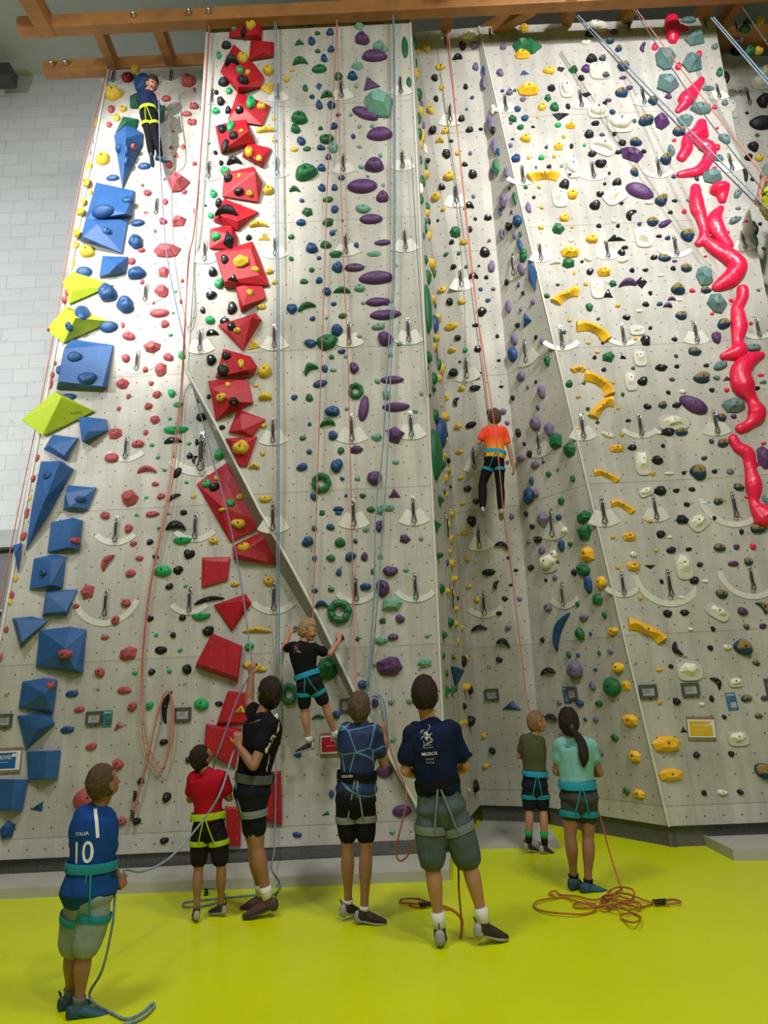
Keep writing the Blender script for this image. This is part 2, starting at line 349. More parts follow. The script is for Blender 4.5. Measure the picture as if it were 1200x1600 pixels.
pl = prism('landing_mat', [a_, b_, Vector((b_.x+.1, C_br.y-.0, 0)), Vector((C_bl.x+.02, C_bl.y, 0)), Vector((mid_b.x+.05, mid_b.y+.1, 0))], 0, .03, M_PRIMED)
tag(pl, 'thin grey landing mat in the recessed bay behind the boy in olive', 'mat')
pl = prism('landing_mat', [atz(1082, 1311, 0), atz(1147, 1345, 0), atz(1330, 1345, 0), Vector((5.2, 7.15, 0)), Vector((atz(1082, 1311, 0).x+.02, 7.28, 0))], 0, .095, M_PRIMED)
tag(pl, 'grey landing mat with a cut corner under the pink worm wall', 'mat')
# brick wall, grey plinth band below it, ceiling
YW = 10.4
bz0 = aty(20, 827, YW).z; CEIL = aty(40, 118, YW).z
tag(mobj('wall_brick', [(-12, YW, bz0), (-1.2, YW, bz0), (-1.2, YW, CEIL), (-12, YW, CEIL), (-12, YW+.2, bz0), (-1.2, YW+.2, bz0)], [(0, 1, 2, 3), (0, 4, 5, 1)], brick_mat(), smooth=False,
     uvs=[(-12, bz0), (-1.2, bz0), (-1.2, CEIL), (-12, CEIL), (-12, bz0), (-1.2, bz0)]), kind='structure')
M_GREYP = mat('grey_render', (.16, .165, .17), .6, 0, .05)
tag(mobj('wall_lower', [(-12, YW+.2, 0), (-1, YW+.2, 0), (-1, YW+.2, bz0), (-12, YW+.2, bz0)], [(0, 1, 2, 3)], M_GREYP, smooth=False), kind='structure')
V, F = box_vf((-6.5, YW+.1, bz0-.14), 11, .22, .28); tag(mobj('trim_7', V, F, mat('light_lintel', (.42, .42, .43), .5), smooth=False), kind='structure')
V, F = box_vf((-6.5, YW+.1, bz0-1.25), 11, .12, .03); tag(mobj('trim_8', V, F, mat('light_lintel', (.42, .42, .43), .5), smooth=False), kind='structure')
M_CEIL = mat('ceiling_panel', (.60, .62, .58), .8, 0, .06, 1.5)
tag(mobj('ceiling', [(-14, -9, CEIL), (-14, 14, CEIL), (14, 14, CEIL), (14, -9, CEIL)], [(0, 1, 2, 3)], M_CEIL, smooth=False), kind='structure')
tag(mobj('wall_behind_panels', [(-1.2, YW, 0), (12, YW, 0), (12, YW, CEIL), (-1.2, YW, CEIL)], [(0, 1, 2, 3)], M_GREYP, smooth=False), kind='structure')
# timber frame
ti = [0]
def timber(pts, wd, ht, label, name='timber_beam', group='timber beams of the roof frame', bolts=()):
    V, F = beam_vf(pts[0], pts[1], wd, ht); c = (Vector(pts[0])+Vector(pts[1]))/2
    o = mobj(name, V, F, M_WOOD, smooth=False, origin=c)
    bv = o.modifiers.new('b', 'BEVEL'); bv.width = .012; bv.segments = 2
    tag(o, label, 'beam', group)
    for p in bolts:
        V, F = tube_vf([Vector(p)+Vector((0, .02, 0)), Vector(p)-Vector((0, .035, 0))], .035, 10); mobj('bolt_head', V, F, M_STEEL, o)
    return o
zf = HT+.15
f_a = aty(30, 43, YB-.12); zf = f_a.z
timber([(f_a.x, YB-.12, zf), (5.6, YB-.12, zf)], .15, .20, 'long front timber beam running over the tops of the walls', bolts=[(f_a.x+.25, YB-.2, zf-.04), (f_a.x+.42, YB-.2, zf-.02), (f_a.x+1.5, YB-.2, zf), (f_a.x+2.2, YB-.2, zf), (f_a.x+2.45, YB-.2, zf)])
r_a = aty(70, 110, A_tl.y+.12)
timber([(r_a.x, A_tl.y+.12, r_a.z), (B_edge[0].x-.02, A_tl.y+.12, r_a.z)], .15, .20, 'rear timber beam behind the top of the wall beside the bricks', bolts=[(r_a.x+.15, A_tl.y+.03, r_a.z), (r_a.x+.35, A_tl.y+.03, r_a.z)])
jn = ['first', 'second', 'third', 'fourth', 'fifth', 'sixth', 'seventh', 'eighth', 'ninth']
for i, (x0, x1) in enumerate([(153, 178), (246, 268)]):
    a = aty(x0, 35, YB-.1); b_ = aty(x1, 106, A_tl.y+.1)
    timber([(a.x, YB-.1, zf), (b_.x, A_tl.y+.1, r_a.z)], .13, .22, f'short timber joist above the blue volume wall, {jn[i]} from the brick wall', 'timber_joist', 'joists between front and rear beam')
a = aty(38, 0, 5.6); timber([(f_a.x+.35, YB-.05, zf), (f_a.x+.18, 3.0, zf+.02)], .2, .24, 'timber joist running towards the viewer from the end of the front beam', 'timber_joist')
a = atz(749, 48, HT)
timber([(a.x+.02, C_tl.y+.25, HT+.12), (a.x+.62, YB-.1, zf)], .13, .22, 'slanting timber brace above the recessed bay', 'timber_joist')
for i, (x, y) in enumerate([(696, 44), (885, 35), (978, 32), (1098, 27), (1140, 26)]):
    a = atz(x, y, HT)
    timber([(a.x, a.y+.35, HT+.13), (a.x+.03, YB-.9, zf+.03)], .13, .22, f'timber joist reaching out above the right-hand walls, {jn[i]} counting from the recessed bay', 'timber_joist', 'joists above the recessed bay and the pink worm wall')
for i, x in enumerate([338, 440, 520, 572]):
    a = aty(x, 20, YB-.1)
    timber([(a.x, YB+.05, zf-.0), (a.x, YB+1.6, zf)], .12, .22, f'timber joist end above the central wall, {jn[i]} from the red volumes', 'timber_joist', 'joist ends above the central wall')
timber([(C_tl.x-.1, 8.1, HT+.25), (7.5, 8.1, HT+.25)], .16, .3, 'rear timber beam in the shade above the recessed bay')
V, F = box_vf((0, 0, 0), .42, .3, .26); hb = aty(2, 119, YW-.4)
o = mobj('ceiling_speaker', [v+hb for v in V], F, mat('dark_grey_box', (.07, .07, .075), .5), smooth=False); tag(o, 'dark grey box mounted where the brick wall meets the ceiling', 'box')
# ------------------------------------------------------------------ where things sit on the walls
SECT = [('A', wall_a, 'brick-side wall'), ('X', wall_as, 'outer brick-side edge'), ('B', wall_b, 'tall central wall'), ('S', wall_s, 'side of the central wall'),
        ('T', wall_t, 'inner bay return'), ('C', wall_c, 'recessed back wall'), ('D', wall_d, 'slanted shaded wall'), ('E', wall_e, 'pink worm wall'), ('F', wall_f, 'cropped far wall')]
SB = [(k, bvh_of([o]), nm) for k, o, nm in SECT]
SNAME = {k: nm for k, o, nm in SECT}
def cast(x, y, extra=None):
    """nearest wall (or volume) along the ray of a pixel: (section, point, normal, on_volume)"""
    for dx, dy in ((0, 0), (3, 0), (-3, 0), (6, 0), (-6, 0), (10, 0), (-10, 0), (0, 6), (0, -6), (16, 0), (-16, 0)):
        d = ray(x+dx, y+dy).normalized(); best = None
        for k, bv, nm in SB:
            h = bv.ray_cast(CC, d)
            if h[0] is not None and (best is None or h[3] < best[4]): best = (k, h[0], h[1], False, h[3])
        if best is not None:
            if extra is not None:
                h = extra.ray_cast(CC, d)
                if h[0] is not None and h[3] < best[4]+.02: best = (best[0], h[0], h[1], True, h[3])
            nn = best[2] if best[2].dot(d) < 0 else -best[2]
            if dx or dy:
                d2 = ray(x, y); p = CC+d2*((best[1]-CC).dot(nn)/d2.dot(nn)); return best[0], p, nn, best[3]
            return best[0], best[1], nn, best[3]
    # beside every facet: meet the endless plane of the nearest one
    best = None
    for k, bv, nm in SB:
        if k == 'F': continue
        for t in range(4, 14):
            q = aty(x, y, t*.8); h = bv.find_nearest(q)
            if h[0] is not None and (best is None or h[3] < best[3]): best = (k, h[0], h[1], h[3])
    k, c, n, _ = best; d = ray(x, y); n = n if n.dot(d) < 0 else -n
    return k, CC+d*((c-CC).dot(n)/d.dot(n)), n, False
def frame(p, n):
    r = Vector((0, 0, 1)).cross(n).normalized(); u = n.cross(r); return r, u
def jac(p, r, u):
    x0, y0 = proj(p); e = .02
    a = proj(p+r*e); b = proj(p+u*e)
    return math.hypot(a[0]-x0, a[1]-y0)/e, math.hypot(b[0]-x0, b[1]-y0)/e
ONES = 'zeroth first second third fourth fifth sixth seventh eighth ninth tenth eleventh twelfth thirteenth fourteenth fifteenth sixteenth seventeenth eighteenth nineteenth'.split()
TENS = ['', '', 'twent', 'thirt', 'fort', 'fift', 'sixt', 'sevent', 'eight', 'ninet']
def ordw(n):
    if n < 20: return ONES[n]
    t, o = divmod(n, 10)
    return TENS[t]+'ieth' if o == 0 else TENS[t]+'y-'+ONES[o]
# ------------------------------------------------------------------ plywood volumes: base outline on the wall, raised corners
VOLS = '''
U|178,212 196,191 223,208 222,225 191,294|196,216,.24 193,262,.1
U|150,285 210,298 206,338 133,345|196,334,.16 150,322,.14
U|134,341 200,341 191,396 125,376|152,350,.18 130,370,.18
U|160,400 200,401 196,426 155,433|183,414,.16 170,428,.08
U|112,530 177,539 168,606 88,608|100,544,.16 92,596,.2 160,604,.14
U|122,650 166,655 170,672 128,690|128,691,.14 136,674,.16
U|82,679 122,684 104,721 68,702|78,696,.13 100,712,.13
U|64,721 94,720 115,733 78,802 40,860 50,790|92,724,.18 70,780,.2
U|106,758 151,762 137,796 99,797|102,770,.13 108,792,.14
U|80,816 114,809 129,813 125,859 74,863|110,820,.13 108,855,.14
U|53,873 84,866 103,870 98,918 46,921|80,876,.13 79,914,.14
U|72,922 121,921 105,962 66,963|73,928,.1 104,956,.1 70,958,.1
U|19,966 50,963 75,970 31,1012|26,970,.12 34,1004,.13
U|62,985 110,979 135,984 129,1053 56,1042|101,1012,.19 118,1046,.12
U|35,1065 70,1059 90,1062 83,1115 29,1106|70,1083,.17 78,1110,.08
U|27,1118 64,1115 82,1120 86,1131 40,1172|64,1120,.14 58,1140,.14
U|41,1174 95,1172 90,1218 44,1219|74,1174,.13 70,1217,.13
U|-8,1217 44,1218 35,1267 -10,1267|23,1218,.13 18,1266,.13
U|20,852 34,848 33,868 28,895|24,862,.12
L|113,424 177,445 108,475 98,440|114,430,.2 112,455,.12
L|103,478 174,502 99,536 72,516|118,496,.24 94,500,.1
L|86,611 148,642 72,680 33,656|96,620,.28 66,680,.05
N|180,208 192,182 216,186 212,200|196,190,.12
N|246,165 257,164 256,188 248,192|251,175,.1
N|203,150 218,142 218,168 203,168|212,155,.12
R|360,29 402,16 411,27 409,62 358,58|393,34,.1 404,52,.1
R|392,62 429,66 428,88 389,94|408,64,.1 410,80,.1
R|344,112 365,69 380,82 401,104 413,121 408,136 372,146 358,122|372,136,.15 362,98,.1
R|371,143 422,165 410,196 356,188|374,162,.1 398,184,.06
R|336,197 383,184 396,212 399,223 345,239|388,204,.15 352,231,.12
R|386,222 424,232 411,262 378,244|386,238,.1 402,250,.1
R|350,270 396,260 410,285 404,316 347,307|399,268,.18 398,300,.08
R|350,310 404,331 371,360 333,345|345,336,.12 372,345,.1
R|328,358 361,350 371,370 370,390 327,388|362,366,.12
R|335,395 394,377 404,400 421,446 352,451|350,440,.12 392,388,.1 405,430,.1
R|366,442 410,447 416,466 376,487|380,478,.13 388,448,.08
R|340,508 400,489 409,500 380,548|393,496,.16 360,520,.06
R|349,545 392,557 402,573 398,585 337,590|386,578,.16 360,570,.06
R|325,595 387,590 396,629 337,657|330,606,.14 366,628,.14
R|372,639 415,655 394,682 357,675|378,672,.08 376,645,.06
R|352,685 402,682 387,728 373,727|360,687,.08 386,690,.08
R|307,756 354,723 414,820 360,847 333,800|345,790,.12 360,738,.08
R|363,853 422,824 431,883 365,874|372,866,.14 420,836,.08
R|316,871 360,870 356,906 315,918|320,876,.05 355,878,.05
R|334,945 384,928 393,942 362,986|381,938,.1 362,975,.05
R|331,989 379,1009 372,1066 305,1042|332,990,.11 377,1010,.11 371,1058,.11 307,1036,.11
R|356,1079 395,1083 400,1130 338,1133|357,1081,.07 392,1084,.07 342,1128,.07
R|322,1131 378,1138 368,1200 318,1175|324,1134,.1 372,1142,.1 320,1172,.1
R|417,1206 439,1204 441,1288 411,1282|419,1208,.07 437,1208,.07 414,1278,.07
R|352,1259 376,1262 376,1322 355,1322|354,1262,.06 374,1264,.06
'''
vcol = {'U': (M_BLUE, 'blue'), 'L': (M_LIME, 'lime green'), 'N': (M_GRNV, 'dark green'), 'R': (M_RED, 'red')}
vobs = []; vcount = {}
vinfo = []
for ln in VOLS.strip().split('\n'):
    c, b0, r0 = ln.split('|')
    base = [tuple(map(float, q.split(','))) for q in b0.split()]; top = [tuple(map(float, q.split(','))) for q in r0.split()]
    cx = sum(q[0] for q in base)/len(base); cy = sum(q[1] for q in base)/len(base)
    ox = 8 if c == 'L' else 0
    k, p, n, _ = cast(max(cx, 135+0*ox) if c == 'L' and cy < 560 else cx+(30 if c == 'L' else 0), cy)
    def onp(x, y, h):
        d = ray(x, y); q = p+n*h; return CC+d*((q-CC).dot(n)/d.dot(n))
    pts = [onp(x, y, -.02) for x, y in base]+[onp(x, y, .03) for x, y in base]+[onp(x, y, h) for x, y, h in top]
    o0 = onp(cx, cy, 0)
    bm = bmesh.new()
    for q in pts: bm.verts.new(q-o0)
    res = bmesh.ops.convex_hull(bm, input=bm.verts)
    bmesh.ops.delete(bm, geom=[g for g in set(res['geom_interior']+res['geom_unused']) if isinstance(g, bmesh.types.BMVert)], context='VERTS')
    bmesh.ops.recalc_face_normals(bm, faces=bm.faces)
    bmesh.ops.bevel(bm, geom=list(bm.edges), offset=.004, segments=1, affect='EDGES', profile=.5)
    me = bpy.data.meshes.new('climbing_volume'); bm.to_mesh(me); bm.free(); me.materials.append(vcol[c][0])
    o = bpy.data.objects.new('climbing_volume', me); COL.objects.link(o); o.location = o0
    vobs.append(o); vinfo.append((c, k, cy, o))
for c in vcol:
    for k in 'ABX':
        L = sorted([v for v in vinfo if v[0] == c and v[1] == k], key=lambda v: v[2])
        for i, v in enumerate(L):
            nm = vcol[c][1]; wh = {'A': 'brick-side wall', 'B': 'tall central wall', 'X': 'outer edge'}[k]
            tag(v[3], f'angular {nm} plywood volume, {ordw(i+1)} such down the {wh}', 'climbing volume', f'{nm} plywood volumes on the {wh}')
VB = bvh_of(vobs)
